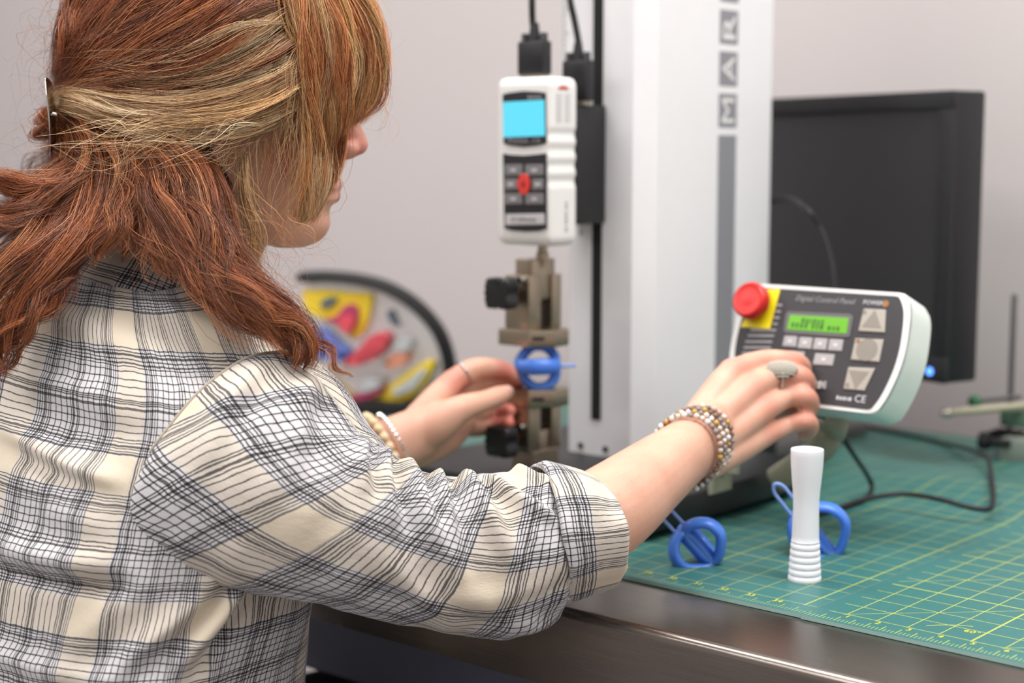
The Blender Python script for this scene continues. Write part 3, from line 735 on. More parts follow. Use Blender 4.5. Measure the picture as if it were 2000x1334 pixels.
# ================================================================== ROD STAND AT THE RIGHT
sp_ = T(1982, 905)
rs = thing('rod_stand', 'small rod stand with black clamp and cross bar at the right edge', 'stand', (sp_[0], sp_[1], TZ), ANG)
M_rod = mat('rod_steel', srgb(120, 120, 120), 0.35, 0.9); M_pale = mat('pale_metal', srgb(188, 184, 160), 0.35, 0.5); M_base2 = mat('stand_base_grey', srgb(128, 138, 128), 0.5)
Yst = sp_[1]
iv = rs.matrix_basis.inverted()
def loc_(p): return tuple(iv @ Vector(p))
SB = TZ+.0004
link('base', boxme('base', -.012, .12, -.02, .075, MT-TZ, MT-TZ+.028, bev=.003), M_base2, rs, smooth=True, auto=40)
rtop = loc_(P(1981, 575, Yst+.02)); rx, ry = loc_(P(1972, 830, Yst+.02))[:2]
link('rod', lathe('rod', [(.0034, .02), (.0034, rtop[2]-.001), (.0028, rtop[2])], 16), M_rod, rs, smooth=True, auto=40).location = (rx, ry, 0)
c1 = loc_(P(1962, 880, Yst+.02))
link('clamp', boxme('clamp', rx-.017, rx+.012, ry-.010, ry+.010, MT-TZ+.0285, c1[2]+.006, bev=.003), M_black, rs, smooth=True, auto=40)
ck = loc_(P(1932, 862, Yst+.0))
o = link('clamp_knob', lathe('clamp_knob', [(.006, -.012), (.0105, -.010), (.011, -.004), (.010, 0), (.005, .002), (.005, .026)], 22, 'x'), M_black, rs, smooth=True, auto=40); o.location = (ck[0], ck[1], ck[2])
pA, pB = loc_(P(1850, 806, Yst-.03)), loc_(P(2045, 788, Yst+.0))
link('cross_bar', joinparts('cross_bar', [tubeverts([pA, tuple((np.array(pA)+np.array(pB))/2), pB], [.0046]*3, n=8, m=16)]), M_pale, rs, smooth=True, auto=50)
o = link('bar_tip', joinparts('bar_tip', [tubeverts([loc_(P(1846, 806.4, Yst-.0304)), loc_(P(1852, 805.8, Yst-.03))], [.0056]*2, n=4, m=16)]), M_nickelb, rs, smooth=True)
link('bar_clamp', boxme('bar_clamp', rx-.006, rx+.030, ry-.016, ry+.012, rtop[2]-.152, rtop[2]-.132, bev=.003), mat('clamp_green', srgb(96, 124, 104), .4, .3), rs, smooth=True, auto=40)
k1 = loc_(P(1904, 784, Yst-.01))
o = link('green_knob', lathe('green_knob', [(.004, -.006), (.007, -.004), (.0075, 0), (.007, .004), (.004, .006)], 18, 'y'), mat('knob_green', srgb(58, 110, 78), .45), rs, smooth=True, auto=50); o.location = k1
k2 = loc_(P(1990, 776, Yst+.005))
link('knob_arm', joinparts('knob_arm', [tubeverts([k1, tuple((np.array(k1)+np.array(k2))/2), k2], [.003]*3, n=6, m=10)]), M_rod, rs, smooth=True)
# ================================================================== ANATOMICAL MODEL
AY = 2.16; AO = P(740, 806, AY)
am = thing('anatomy_model', 'clear pelvic anatomy model with coloured organs in a black frame', 'anatomical model')
aX = np.array([math.cos(.25), -math.sin(.25), 0]); aYv = np.array([math.sin(.25), math.cos(.25), 0])
setrot(am, aX, aYv, (0, 0, 1), (AO[0], AO[1], MT))
def al(px, py):
    p = PLN(px, py, AO, -aYv); d = p-AO; return float(d@aX), float(p[2]-MT)
M_clear = mat('clear_plastic', srgb(205, 203, 200), 0.12, var=0.0, Transmission_Weight=0.85, IOR=1.15)
M_yfat = mat('fat_yellow', srgb(238, 205, 48), 0.35); M_pink = mat('organ_pink', srgb(224, 84, 96), 0.3); M_mag = mat('organ_magenta', srgb(176, 60, 100), 0.3)
M_blue = mat('organ_blue', srgb(88, 122, 205), 0.3); M_orange = mat('organ_orange', srgb(226, 150, 122), 0.35); M_slate = mat('organ_slate', srgb(82, 100, 112), 0.35); M_palef = mat('organ_pale', srgb(196, 198, 200), 0.2)
rim = [al(*p) for p in ((598, 541), (640, 540), (700, 546), (760, 563), (815, 598), (856, 646), (876, 700), (876, 745), (850, 782), (800, 806))]
rim3 = [(x, 0, z) for x, z in rim]
link('frame', joinparts('frame', [tubeverts(rim3, [(.0085, .020)]*len(rim3), n=60, m=14, up=(0, 0, 1))]), M_blackm, am, smooth=True)
shell = [al(*p) for p in ((604, 548), (560, 600), (540, 680), (560, 770), (620, 806), (700, 812), (800, 806), (850, 782), (874, 745), (872, 700), (850, 646), (810, 602), (755, 568), (690, 550))]
link('clear_back', prism('clear_back', roundcorn(shell, .01), .008, .016, 'y', bev=.002), mat('clear_backing', srgb(236, 236, 234), 0.12, var=0.0, Alpha=0.30), am, smooth=True, auto=40)
def blob(name, pts, m, y0=-.012, y1=.008, bev=.005):
    return link(name, prism(name, roundcorn([al(*p) for p in pts], .006), y0, y1, 'y', bev=bev, seg=3), m, am, smooth=True, auto=60)
def z3(x, y): return (540+x/4.168, 510+y/4.168)
blob('fat_pad', [z3(*p) for p in ((215, 235), (420, 232), (560, 250), (800, 262), (770, 420), (730, 560), (640, 640), (560, 560), (420, 470), (260, 420))], M_yfat, -.008)
blob('bone_section', [z3(*p) for p in ((385, 330), (440, 290), (520, 290), (510, 330), (440, 370), (390, 370))], M_slate, -.014)
blob('uterus', [z3(*p) for p in ((410, 470), (520, 440), (570, 370), (630, 335), (690, 370), (690, 480), (650, 560), (590, 590), (540, 510), (470, 490))], M_mag, -.016)
blob('uterus_lining', [z3(*p) for p in ((540, 450), (620, 420), (670, 460), (640, 560), (585, 575), (545, 510))], M_pink, -.020, bev=.003)
blob('bladder', [z3(*p) for p in ((300, 560), (380, 530), (470, 590), (560, 680), (620, 720), (610, 790), (540, 800), (400, 760), (310, 690))], M_blue, -.030, bev=.012)
blob('rectum', [z3(*p) for p in ((590, 820), (700, 720), (820, 590), (900, 560), (960, 600), (930, 690), (850, 780), (720, 830))], M_pink, -.030, bev=.010)
blob('muscle', [z3(*p) for p in ((900, 800), (990, 740), (1090, 740), (1110, 790), (1030, 850), (930, 860))], M_orange, -.020, bev=.008)
blob('pelvic_floor', [z3(*p) for p in ((330, 960), (480, 930), (560, 1060), (760, 1120), (940, 1010), (1080, 900), (1260, 790), (1320, 810), (1240, 980), (1080, 1130), (820, 1190), (560, 1210), (420, 1100))], M_yfat, -.014, bev=.005)
blob('membrane', [z3(*p) for p in ((1090, 960), (1220, 860), (1260, 880), (1150, 1020), (1000, 1090), (960, 1050))], M_palef, -.018, bev=.003)
blob('muscle_band', [z3(*p) for p in ((590, 1090), (760, 1060), (900, 1000), (920, 1040), (800, 1100), (680, 1120))], M_mag, -.024, bev=.005)
blob('sheath', [z3(*p) for p in ((700, 980), (780, 930), (900, 940), (900, 1000), (760, 1050))], M_palef, -.026, bev=.008)
blob('spine_disc', [z3(*p) for p in ((980, 660), (1080, 600), (1140, 660), (1080, 730), (1000, 720))], M_palef, -.018, bev=.007)
blob('nerve', [z3(*p) for p in ((910, 400), (950, 390), (970, 460), (1010, 520), (980, 530), (930, 470))], M_slate, -.010, bev=.003)
link('base', prism('base', rrect(-.105, .085, -.045, .05, .02), 0, .016, 'z', bev=.003), M_blackm, am, smooth=True, auto=40)
# ================================================================== PERSON
person = thing('person', 'seated person with long copper and blonde hair in a cream plaid shirt', 'person', (-0.33, 1.26, 0))
PL = np.array([-0.33, 1.26, 0])
HY = 1.33
def H(px, py, dy=0.0):           # point on the head's middle plane, dy metres towards the far side
    p = P(px, py, HY); return p+np.array([0, dy, 0])
parts = []
# --- skull and face: stacked level sections (row, back, front, half width)
HS = [(-48, 400, 500, .020), (-38, 330, 580, .044), (-10, 275, 625, .060), (40, 240, 668, .072), (100, 226, 688, .077), (160, 230, 690, .078), (205, 240, 688, .0765), (232, 250, 678, .075),
      (262, 262, 670, .0735), (300, 285, 667, .070), (330, 310, 667, .066), (352, 330, 662, .062), (372, 350, 653, .058), (395, 380, 649, .053), (414, 410, 643, .048), (436, 440, 645, .0435), (456, 470, 638, .036), (472, 505, 622, .028), (483, 540, 594, .014)]
hs = crom(np.array(HS, float), 70)
m_ = 72; vs = []; fs = []
for (py, xb, xf, hw) in hs:
    xc = xb+(xf-xb)*.45
    for k in range(m_):
        t = 2*PI*k/m_; c, s_ = math.cos(t), math.sin(t)
        if c > 0: x = xc+(xf-xc)*c**.86
        else: x = xc+(xb-xc)*(-c)**1.0
        e = 1.0 if c < 0 else 1.0-.10*c
        vs.append(H(x, py, s_*hw*e))
for i in range(len(hs)-1):
    for k in range(m_):
        k2 = (k+1) % m_; fs.append((i*m_+k, i*m_+k2, (i+1)*m_+k2, (i+1)*m_+k))
fs.append(tuple(range(m_))[::-1]); fs.append(tuple((len(hs)-1)*m_+k for k in range(m_)))
parts.append((np.array(vs), fs))
def ball(c, r, sc=(1, 1, 1), n=14, m=20):
    vs = []; fs = []
    for i in range(1, n):
        ph = PI*i/n
        for k in range(m):
            t = 2*PI*k/m; vs.append(np.array(c)+np.array([r*sc[0]*math.sin(ph)*math.cos(t), r*sc[1]*math.sin(ph)*math.sin(t), r*sc[2]*math.cos(ph)]))
    for i in range(n-2):
        for k in range(m):
            k2 = (k+1) % m; fs.append((i*m+k, i*m+k2, (i+1)*m+k2, (i+1)*m+k))
    fs.append(tuple(range(m))[::-1]); fs.append(tuple((n-2)*m+k for k in range(m)))
    return np.array(vs), fs
parts.append(tubeverts([H(668, 214), H(682, 242), H(693, 265), H(698, 282)], [.0075, .0078, .0085, .0092], n=14, m=18, up=(0, 1, 0)))
parts.append(tubeverts([H(698, 284), H(680, 296), H(664, 300)], [.0075, .007, .006], n=8, m=14, up=(0, 1, 0)))
for sg in (-1, 1):
    parts.append(ball(H(682, 291, sg*.0105), .0075, (1.25, .8, .9)))                       # nostril wing
    parts.append(ball(H(600, 300, sg*.045), .026, (1.1, .8, 1.0)))                       # cheek
    parts.append(ball(H(661, 205, sg*.028), .016, (.7, 1.3, .5)))                          # brow ridge
# lips
for (px, py, r, ux) in ((655, 361, .0055, 13), (651, 383, .0062, 10)):
    pts = [H(px-26, py+4, -.024), H(px-6, py+1, -.013), H(px, py, 0), H(px-6, py+1, .013), H(px-26, py+4, .024)]
    parts.append(tubeverts(pts, [.002, .005, r, .005, .002], n=18, m=12))
parts.append(ball(H(621, 438), .0100, (1, 1.5, 1.1)))                                        # chin
# ears
for sg in (-1, 1):
    e = .0745*sg
    loop = [(432, 330), (412, 312), (404, 285), (410, 258), (432, 246), (456, 254), (464, 275), (456, 300), (446, 320), (440, 338)]
    parts.append(tubeverts([H(x, y, e+sg*.012) for x, y in loop], [.0036]*10, n=40, m=10))
    parts.append(tubeverts([H(x, y, e+sg*.006) for x, y in ((455, 300), (436, 312), (424, 300), (422, 278), (436, 264))], [.0042]*5, n=20, m=10))
    parts.append(ball(H(434, 290, e+sg*.003), .017, (.8, .35, 1.25)))
    parts.append(ball(H(446, 336, e+sg*.010), .0095, (.9, .45, 1.1)))
# neck
parts.append(tubeverts([H(452, 320), H(410, 425), H(362, 510, -.015), H(325, 585, -.025)], [(.054, .052), (.054, .052), (.056, .056), (.062, .066)], n=30, m=32, up=(0, 1, 0)))
# trunk, inside the shirt
MID = np.array([-.312, 1.285, 0])
def trunk_rings(grow):
    R = [(.46, -.055, .172, .125), (.55, -.05, .175, .128), (.62, -.045, .176, .126), (.70, -.035, .182, .126), (.78, -.02, .188, .122), (.85, -.008, .192, .116), (.905, .0, .192, .108), (.935, .003, .184, .102), (.957, .006, .166, .096), (.976, .010, .136, .089), (.992, .017, .105, .080), (1.004, .022, .080, .072)]
    return [(z, o, a+grow, b+grow) for z, o, a, b in R]
def trunk_pt(z, o, ra, rb, t, ex=.82):
    c, s_ = math.cos(t), math.sin(t)
    a = ra*math.copysign(abs(c)**ex, c); b = rb*math.copysign(abs(s_)**ex, s_)
    k = min(1, max(0, (z-.75)/.2))
    return MID+UX*a+VX*(o+b)+np.array([0, 0, z-k*.07*a])
vs = []; fs = []; R = crom(np.array(trunk_rings(-.012)), 40)
for (z, o, ra, rb) in R:
    for k in range(48): vs.append(trunk_pt(z, o, ra, rb, 2*PI*k/48))
for i in range(39):
    for k in range(48):
        k2 = (k+1) % 48; fs.append((i*48+k, i*48+k2, (i+1)*48+k2, (i+1)*48+k))
fs.append(tuple(range(48))[::-1]); fs.append(tuple(39*48+k for k in range(48)))
parts.append((np.array(vs), fs))
# right arm and hand (nearest the camera)
wr = P(1352, 872, 1.335)
parts.append(tubeverts([P(430, 830, 1.19), P(690, 1015, 1.17), P(975, 1092, 1.188), P(1065, 1072, 1.20)], [.048, .038, .034, .034], n=40, m=24))
parts.append(tubeverts([P(1062, 1066, 1.20), P(1180, 1003, 1.235), P(1275, 930, 1.288), wr, P(1385, 845, 1.35)], [(.035, .035), (.037, .037), (.0315, .031), (.029, .0235), (.030, .020)], n=40, m=28, up=(.45, 0, .85)))
def finger(js, rad, tip=True):
    parts.append(tubeverts(js, rad, n=30, m=16, up=(0, 0, 1)))
def hand(wrist_pts, mcp, chains, mr, fr):
    for w_, k_, r_ in zip(wrist_pts, mcp, mr):
        parts.append(tubeverts([w_, (w_*.45+k_*.55), k_], [r_[0], r_[1], r_[2]], n=18, m=18))
    for k_, ch, r_ in zip(mcp, chains, fr):
        finger([k_*.6+(np.array(wrist_pts[1])*.4+k_*.0) if False else k_]+ch, r_)
wp = [P(1345, 842, 1.345), P(1352, 862, 1.338), P(1366, 888, 1.336), P(1382, 906, 1.338)]
mcp = [P(1430, 726, 1.392), P(1464, 760, 1.380), P(1486, 802, 1.376), P(1494, 848, 1.380)]
chains = [[P(1490, 704, 1.412), P(1546, 706, 1.418), P(1566, 712, 1.426), P(1572, 722, 1.431)],
          [P(1516, 734, 1.402), P(1562, 735, 1.402), P(1578, 752, 1.418), P(1572, 770, 1.430)],
          [P(1532, 778, 1.396), P(1572, 775, 1.394), P(1584, 796, 1.410), P(1572, 812, 1.422)],
          [P(1536, 832, 1.394), P(1574, 822, 1.392), P(1584, 838, 1.404), P(1570, 850, 1.414)]]
hand(wp, mcp, chains, [(.0145, .0145, .0125), (.016, .015, .0128), (.016, .0145, .0122), (.0145, .0135, .0112)],
     [[.0118, .0096, .0094, .0078, .0066], [.0122, .0100, .0100, .0082, .0068], [.0118, .0098, .0098, .0080, .0066], [.0106, .0088, .0088, .0072, .006]])
# thumb tucked below, behind the hand
finger([P(1400, 835, 1.37), P(1470, 790, 1.405), P(1535, 800, 1.428), P(1575, 826, 1.432)], [.0135, .0125, .0105, .0078])
# palm pad
parts.append(tubeverts([P(1385, 850, 1.358), P(1435, 800, 1.385), P(1470, 782, 1.395)], [(.024, .014), (.028, .014), (.024, .011)], n=14, m=24, up=(.5, 0, .6)))
# left arm and hand (by the jaws)
parts.append(tubeverts([P(95, 700, 1.375), P(240, 900, 1.435), P(450, 1000, 1.455), P(540, 985, 1.46)], [.040, .038, .034, .034], n=30, m=20))
lw = P(790, 860, 1.505)
parts.append(tubeverts([P(500, 1010, 1.45), P(645, 925, 1.475), P(740, 880, 1.495), lw, P(815, 850, 1.51)], [(.036, .036), (.031, .031), (.0275, .026), (.0275, .023), (.027, .022)], n=40, m=28, up=(.3, 0, .9)))
lwp = [P(800, 836, 1.515), P(802, 850, 1.525), P(806, 866, 1.530), P(812, 880, 1.530)]
lm_ = [P(884, 745, 1.545), P(892, 775, 1.562), P(900, 806, 1.568), P(904, 832, 1.566)]
lch = [[P(915, 724, 1.552), P(946, 717, 1.560), P(984, 722, 1.572), P(1021, 744, 1.580)],
       [P(930, 752, 1.572), P(962, 742, 1.580), P(990, 746, 1.586), P(1012, 752, 1.590)],
       [P(930, 806, 1.580), P(962, 800, 1.588), P(984, 800, 1.584), P(996, 802, 1.572)],
       [P(930, 836, 1.578), P(960, 832, 1.584), P(982, 828, 1.578), P(994, 826, 1.566)]]
hand(lwp, lm_, lch, [(.015, .0145, .0122), (.016, .015, .0125), (.016, .0145, .012), (.0145, .0135, .011)],
     [[.0116, .0108, .0097, .0082, .0060], [.0118, .0104, .0094, .008, .006], [.0112, .010, .0094, .0082, .0066], [.0104, .0092, .0086, .0076, .006]])
parts.append(tubeverts([P(806, 862, 1.507), P(856, 828, 1.508), P(898, 800, 1.512), P(945, 784, 1.530), P(972, 774, 1.548), P(990, 766, 1.556)], [.0175, .0185, .0140, .0105, .0100, .0072], n=40, m=20))
parts.append(tubeverts([P(815, 880, 1.515), P(870, 850, 1.535), P(905, 825, 1.555)], [(.018, .016), (.019, .016), (.014, .012)], n=14, m=20))
# legs down to the floor
HIP = MID+VX*(-.05)
for sg in (-1, 1):
    h0 = HIP+UX*(sg*.085)+np.array([0, 0, .515]); kn = h0+VX*.43+UX*sg*.03-np.array([0, 0, .03]); an = kn+VX*.04-np.array([0, 0, .42])
    parts.append(tubeverts([h0, (h0+kn)/2, kn, (kn*.6+an*.4)+VX*-.012, an], [.078, .070, .055, .050, .036], n=40, m=20, up=(1, 0, 0)))
    parts.append(tubeverts([an-np.array([0, 0, .018]), an+VX*.08-np.array([0, 0, .025]), an+VX*.14-np.array([0, 0, .032])], [(.030, .034), (.034, .026), (.03, .018)], n=14, m=16, up=(1, 0, 0)))
me = joinparts('body_raw', parts)
ob = bpy.data.objects.new('body_raw', me); COL.objects.link(ob)
rm_ = ob.modifiers.new('r', 'REMESH'); rm_.mode = 'VOXEL'; rm_.voxel_size = .0019
sm_ = ob.modifiers.new('s', 'SMOOTH'); sm_.factor = .5; sm_.iterations = 5
bme = evalmesh(ob, 'body'); bpy.data.objects.remove(ob); bpy.data.meshes.remove(me)
bme.transform(Matrix.Translation(-Vector(PL)))
def skin_mat():
    m = mat('skin', srgb(214, 164, 142), 0.5, var=0.0); g = NT(m); b = g.t.nodes['Principled BSDF']
    b.inputs['Subsurface Weight'].default_value = .22; b.inputs['Subsurface Radius'].default_value = (1.0, .35, .2); b.inputs['Subsurface Scale'].default_value = .006
    tc = g.n('ShaderNodeTexCoord')
    n1 = g.n('ShaderNodeTexNoise'); n1.inputs['Scale'].default_value = 38; n1.inputs['Detail'].default_value = 3; g.t.links.new(tc.outputs['Object'], n1.inputs['Vector'])
    n2 = g.n('ShaderNodeTexNoise'); n2.inputs['Scale'].default_value = 420; n2.inputs['Detail'].default_value = 2; g.t.links.new(tc.outputs['Object'], n2.inputs['Vector'])
    c = g.mix(n1.outputs['Fac'], srgb(206, 150, 128), srgb(226, 182, 158))
    c = g.mix(g.math('MULTIPLY', g.math('GREATER_THAN', n2.outputs['Fac'], .66), .25), c, srgb(186, 122, 98))
    def near(pts, col, r, k, base):
        d = None
        for p in pts:
            q_ = g.n('ShaderNodeVectorMath', operation='DISTANCE'); g.t.links.new(tc.outputs['Object'], q_.inputs[0]); q_.inputs[1].default_value = tuple(np.array(p)-PL)
            d = q_.outputs['Value'] if d is None else g.math('MINIMUM', d, q_.outputs['Value'])
        f = g.math('SUBTRACT', 1.0, g.math('DIVIDE', d, r)); f = g.math('MULTIPLY', g.math('MAXIMUM', f, 0.0), k)
        return g.mix(g.math('MINIMUM', f, 1.0), base, col)
    red = srgb(212, 120, 106)
    c = near(mcp[:4]+[ch[1] for ch in chains], red, .020, .8, c)
    c = near([ch[-1] for ch in lch]+[ch[-2] for ch in lch]+lm_[:1], srgb(206, 100, 92), .020, 1.0, c)
    c = near([H(704, 285), H(590, 300, -.06)], srgb(214, 128, 120), .03, .7, c)
    c = near([H(656, 362), H(653, 383), H(640, 372, -.012), H(640, 372, .012)], srgb(176, 110, 120), .0095, 2.5, c)
    g.t.links.new(c, b.inputs['Base Color'])
    bp = g.n('ShaderNodeBump'); bp.inputs['Strength'].default_value = .12; bp.inputs['Distance'].default_value = .0008
    n3 = g.n('ShaderNodeTexNoise'); n3.inputs['Scale'].default_value = 700; g.t.links.new(tc.outputs['Object'], n3.inputs['Vector'])
    g.t.links.new(n3.outputs['Fac'], bp.inputs['Height']); g.t.links.new(bp.outputs[0], b.inputs['Normal'])
    return m
M_skin = skin_mat()
body = link('body', bme, M_skin, person, smooth=True)
def pchild(name, me, m, parent=None, **k):
    """mesh given in world coordinates, hung under the person (or a part whose origin is the person's)"""
    me.transform(Matrix.Translation(-Vector(PL))); return link(name, me, m, parent or person, smooth=True, **k)
M_eye = mat('eye_white', srgb(232, 228, 222), .15); M_iris = mat('iris_blue', srgb(80, 104, 122), .15)
for sg in (-1, 1):
    e = pchild('eye', joinparts('eye', [ball(H(650, 233, sg*.031), .0115)]), M_eye)
    pchild('iris', joinparts('iris', [ball(H(673.5, 234, sg*.0325), .0045, (.5, 1, 1), 8, 12)]), M_iris, e)
    pchild('eyebrow', joinparts('eyebrow', [tubeverts([H(678, 206, sg*.016), H(674, 198, sg*.030), H(655, 203, sg*.048)], [.002, .0026, .0015], n=12, m=8)]), mat('brow_hair', srgb(130, 84, 52), .6))
M_nail = mat('nail', srgb(226, 176, 164), .25)
pchild('fingernail', joinparts('fingernail', [ball(P(988, 763, 1.5505), .0062, (1.1, .35, .75), 10, 14)]), M_nail)
# ------------------------------------------------------------------ shirt
def plaid():
    m = bpy.data.materials.new('plaid_cotton'); m.use_nodes = True; g = NT(m); b = g.t.nodes['Principled BSDF']
    uv = g.n('ShaderNodeTexCoord'); no = g.n('ShaderNodeTexNoise'); no.inputs['Scale'].default_value = 55; no.inputs['Detail'].default_value = 2
    g.t.links.new(uv.outputs['UV'], no.inputs['Vector'])
    nb = g.n('ShaderNodeTexNoise'); nb.inputs['Scale'].default_value = 420; nb.inputs['Detail'].default_value = 1
    g.t.links.new(uv.outputs['UV'], nb.inputs['Vector'])
    sp = g.n('ShaderNodeSeparateXYZ'); g.t.links.new(uv.outputs['UV'], sp.inputs[0])
    sc = g.n('ShaderNodeSeparateColor'); g.t.links.new(no.outputs['Color'], sc.inputs[0])
    sb = g.n('ShaderNodeSeparateColor'); g.t.links.new(nb.outputs['Color'], sb.inputs[0])
    Pd = 0.108
    def axis(c, n1_, n2_, off):
        c = g.math('ADD', c, g.math('MULTIPLY', g.math('SUBTRACT', n1_, .5), .0030))
        c = g.math('ADD', c, g.math('MULTIPLY', g.math('SUBTRACT', n2_, .5), .0007))
        t = g.math('FRACT', g.math('ADD', g.math('DIVIDE', c, Pd), off))
        d = g.math('ABSOLUTE', g.math('SUBTRACT', t, .5))           # 0 in the middle of the lined field, .5 in the plain square
        field = g.math('LESS_THAN', d, .37)
        dense = g.math('MULTIPLY', g.math('GREATER_THAN', d, .235), g.math('LESS_THAN', d, .37))
        mid = g.math('LESS_THAN', d, .04)
        def ln(per, duty):
            f = g.math('FRACT', g.math('DIVIDE', c, per)); return g.math('LESS_THAN', f, duty)
        fine = g.math('MULTIPLY', ln(.00235, .36), dense)
        wide = g.math('MULTIPLY', ln(.0056, .17), field)
        l_ = g.math('MAXIMUM', fine, g.math('MAXIMUM', wide, g.math('MULTIPLY', mid, ln(.003, .35))))
        return l_, field, dense
    l1, f1, d1 = axis(sp.outputs[0], sc.outputs[0], sb.outputs[0], 0.18)
    l2, f2, d2 = axis(sp.outputs[1], sc.outputs[1], sb.outputs[1], 0.05)
    both = g.math('MULTIPLY', g.math('ADD', f1, f2), .5)
    cream = srgb(215, 203, 182); pale = srgb(206, 204, 206)
    c = g.mix(g.math('POWER', both, 1.5), cream, pale)
    dk = g.math('MULTIPLY', g.math('MAXIMUM', l1, l2), .86)
    ov = g.math('MULTIPLY', l1, l2)
    c = g.mix(dk, c, srgb(44, 42, 48)); c = g.mix(ov, c, srgb(22, 20, 24))
    g.t.links.new(c, b.inputs['Base Color']); b.inputs['Roughness'].default_value = .85
    b.inputs['Sheen Weight'].default_value = .15; b.inputs['Specular IOR Level'].default_value = .2
    # crinkled weave
    mp = g.n('ShaderNodeMapping'); mp.inputs['Scale'].default_value = (900, 260, 1); g.t.links.new(uv.outputs['UV'], mp.inputs[0])
    nw = g.n('ShaderNodeTexNoise'); nw.inputs['Scale'].default_value = 1; nw.inputs['Detail'].default_value = 2; g.t.links.new(mp.outputs[0], nw.inputs['Vector'])
    n4 = g.n('ShaderNodeTexNoise'); n4.inputs['Scale'].default_value = 70; n4.inputs['Detail'].default_value = 3; g.t.links.new(uv.outputs['UV'], n4.inputs['Vector'])
    hsum = g.math('ADD', g.math('MULTIPLY', nw.outputs['Fac'], .35), g.math('MULTIPLY', n4.outputs['Fac'], 1.3))
    bp = g.n('ShaderNodeBump'); bp.inputs['Strength'].default_value = .35; bp.inputs['Distance'].default_value = .0018
    g.t.links.new(hsum, bp.inputs['Height']); g.t.links.new(bp.outputs[0], b.inputs['Normal'])
    return m
M_plaid = plaid()
def grid_mesh(name, V, UVs, closed, thick=.0012):
    """V: rows x cols x 3 grid (closed round if closed, repeating no column)"""
    n, m = V.shape[:2]; fs = []; luv = []
    mm = m if closed else m-1
    for i in range(n-1):
        for k in range(mm):
            k2 = (k+1) % m; fs.append((i*m+k, i*m+k2, (i+1)*m+k2, (i+1)*m+k))
            for (a, c, ww) in ((i, k, 0), (i, k2, k+1 == m), (i+1, k2, k+1 == m), (i+1, k, 0)):
                x, y = UVs[a][c if not ww else 0]; 
                if ww: x = UVs[a][m-1][0]+(UVs[a][m-1][0]-UVs[a][m-2][0])
                luv.append((x, y))
    me = mesh(name, V.reshape(-1, 3), fs)
    ul = me.uv_layers.new(name='UVMap'); ul.data.foreach_set('uv', np.array(luv, float).ravel())
    return me
def vnoise(shape, cells, seed):
    r = np.random.default_rng(seed); n, m = shape; a, b = cells
    G = r.normal(size=(a+3, b+3)); y = np.linspace(0, a, n, endpoint=False); x = np.linspace(0, b, m, endpoint=False)
    yi = y.astype(int); xi = x.astype(int); fy = (y-yi)[:, None]; fx = (x-xi)[None, :]
    fy = fy*fy*(3-2*fy); fx = fx*fx*(3-2*fx)
    G[:, b] = G[:, 0]; G[:, b+1] = G[:, 1]
    return (G[yi][:, xi]*(1-fy)*(1-fx)+G[yi+1][:, xi]*fy*(1-fx)+G[yi][:, xi+1]*(1-fy)*fx+G[yi+1][:, xi+1]*fy*fx)
def gnormals(V):
    dr = np.gradient(V, axis=0); dc = np.roll(V, -1, 1)-np.roll(V, 1, 1)
    n = np.cross(dc, dr); return n/(np.linalg.norm(n, axis=2)[..., None]+1e-9)
def ridge(S, TH, p0, p1, w, amp, sharp=1.0):
    """distance from grid points (S along, TH across, metres) to a segment"""
    p0 = np.array(p0, float); p1 = np.array(p1, float); d = p1-p0; L2 = d@d+1e-9
    t = np.clip(((S-p0[0])*d[0]+(TH-p0[1])*d[1])/L2, 0, 1)
    dist = np.hypot(S-(p0[0]+t*d[0]), TH-(p0[1]+t*d[1]))
    return amp*np.exp(-(dist/w)**2*sharp)*(1-.75*np.abs(2*t-1)**3)
def solid(o, th):
    md = o.modifiers.new('thickness', 'SOLIDIFY'); md.thickness = th; md.offset = -1; return o
# sleeve stations: upper px, lower px, depth Y of axis, half depth, shift of the near side (px)
SL = [((500, 715), (350, 1040), 1.195, .030, -95), ((545, 686), (290, 1098), 1.165, .050, -112), ((618, 735), (400, 1122), 1.155, .068, -98), ((694, 838), (530, 1147), 1.153, .071, -66), ((764, 897), (685, 1185), 1.163, .067, -28),
      ((862, 934), (835, 1218), 1.178, .063, 0), ((950, 938), (965, 1234), 1.190, .060, 14), ((1035, 925), (1060, 1192), 1.200, .052, 26), ((1075, 925), (1098, 1166), 1.205, .045, 30)]
def sleeve_grid(SL, n, m, disp):
    rows = []
    for up, lo, Y, rd, sh in SL:
        A = P(*up, Y); B = P(*lo, Y); c = (A+B)/2; h = (A-B)/2; sx = sh*Y/FPX
        rows.append(np.concatenate([c, h, [sx, rd]]))
    R = crom(np.array(rows), n); th = np.arange(m)*2*PI/m
    V = np.zeros((n, m, 3)); ct, st = np.cos(th), np.sin(th)
    for i, r in enumerate(R):
        c, h, sx, rd = r[:3], r[3:6], r[6], r[7]
        near = np.array([sx, -rd, 0])
        # slightly squared section, like cloth hanging over an arm
        V[i] = c+np.sign(ct)[:, None]*(np.abs(ct)**.95)[:, None]*h+np.sign(st)[:, None]*(np.abs(st)**.95)[:, None]*near
    s = np.concatenate([[0], np.cumsum(np.linalg.norm(np.diff(R[:, :3], axis=0), axis=1))])
    S = np.repeat(s[:, None], m, 1); TH = np.repeat((th*.066)[None], n, 0)
    N = gnormals(V)
    cen = V.mean(1, keepdims=True); flip = np.sign(((V-cen)*N).sum(2).mean()); N = N*flip
    V = V+N*disp(S, TH, th)[..., None]
    return V, S, TH, s[-1]
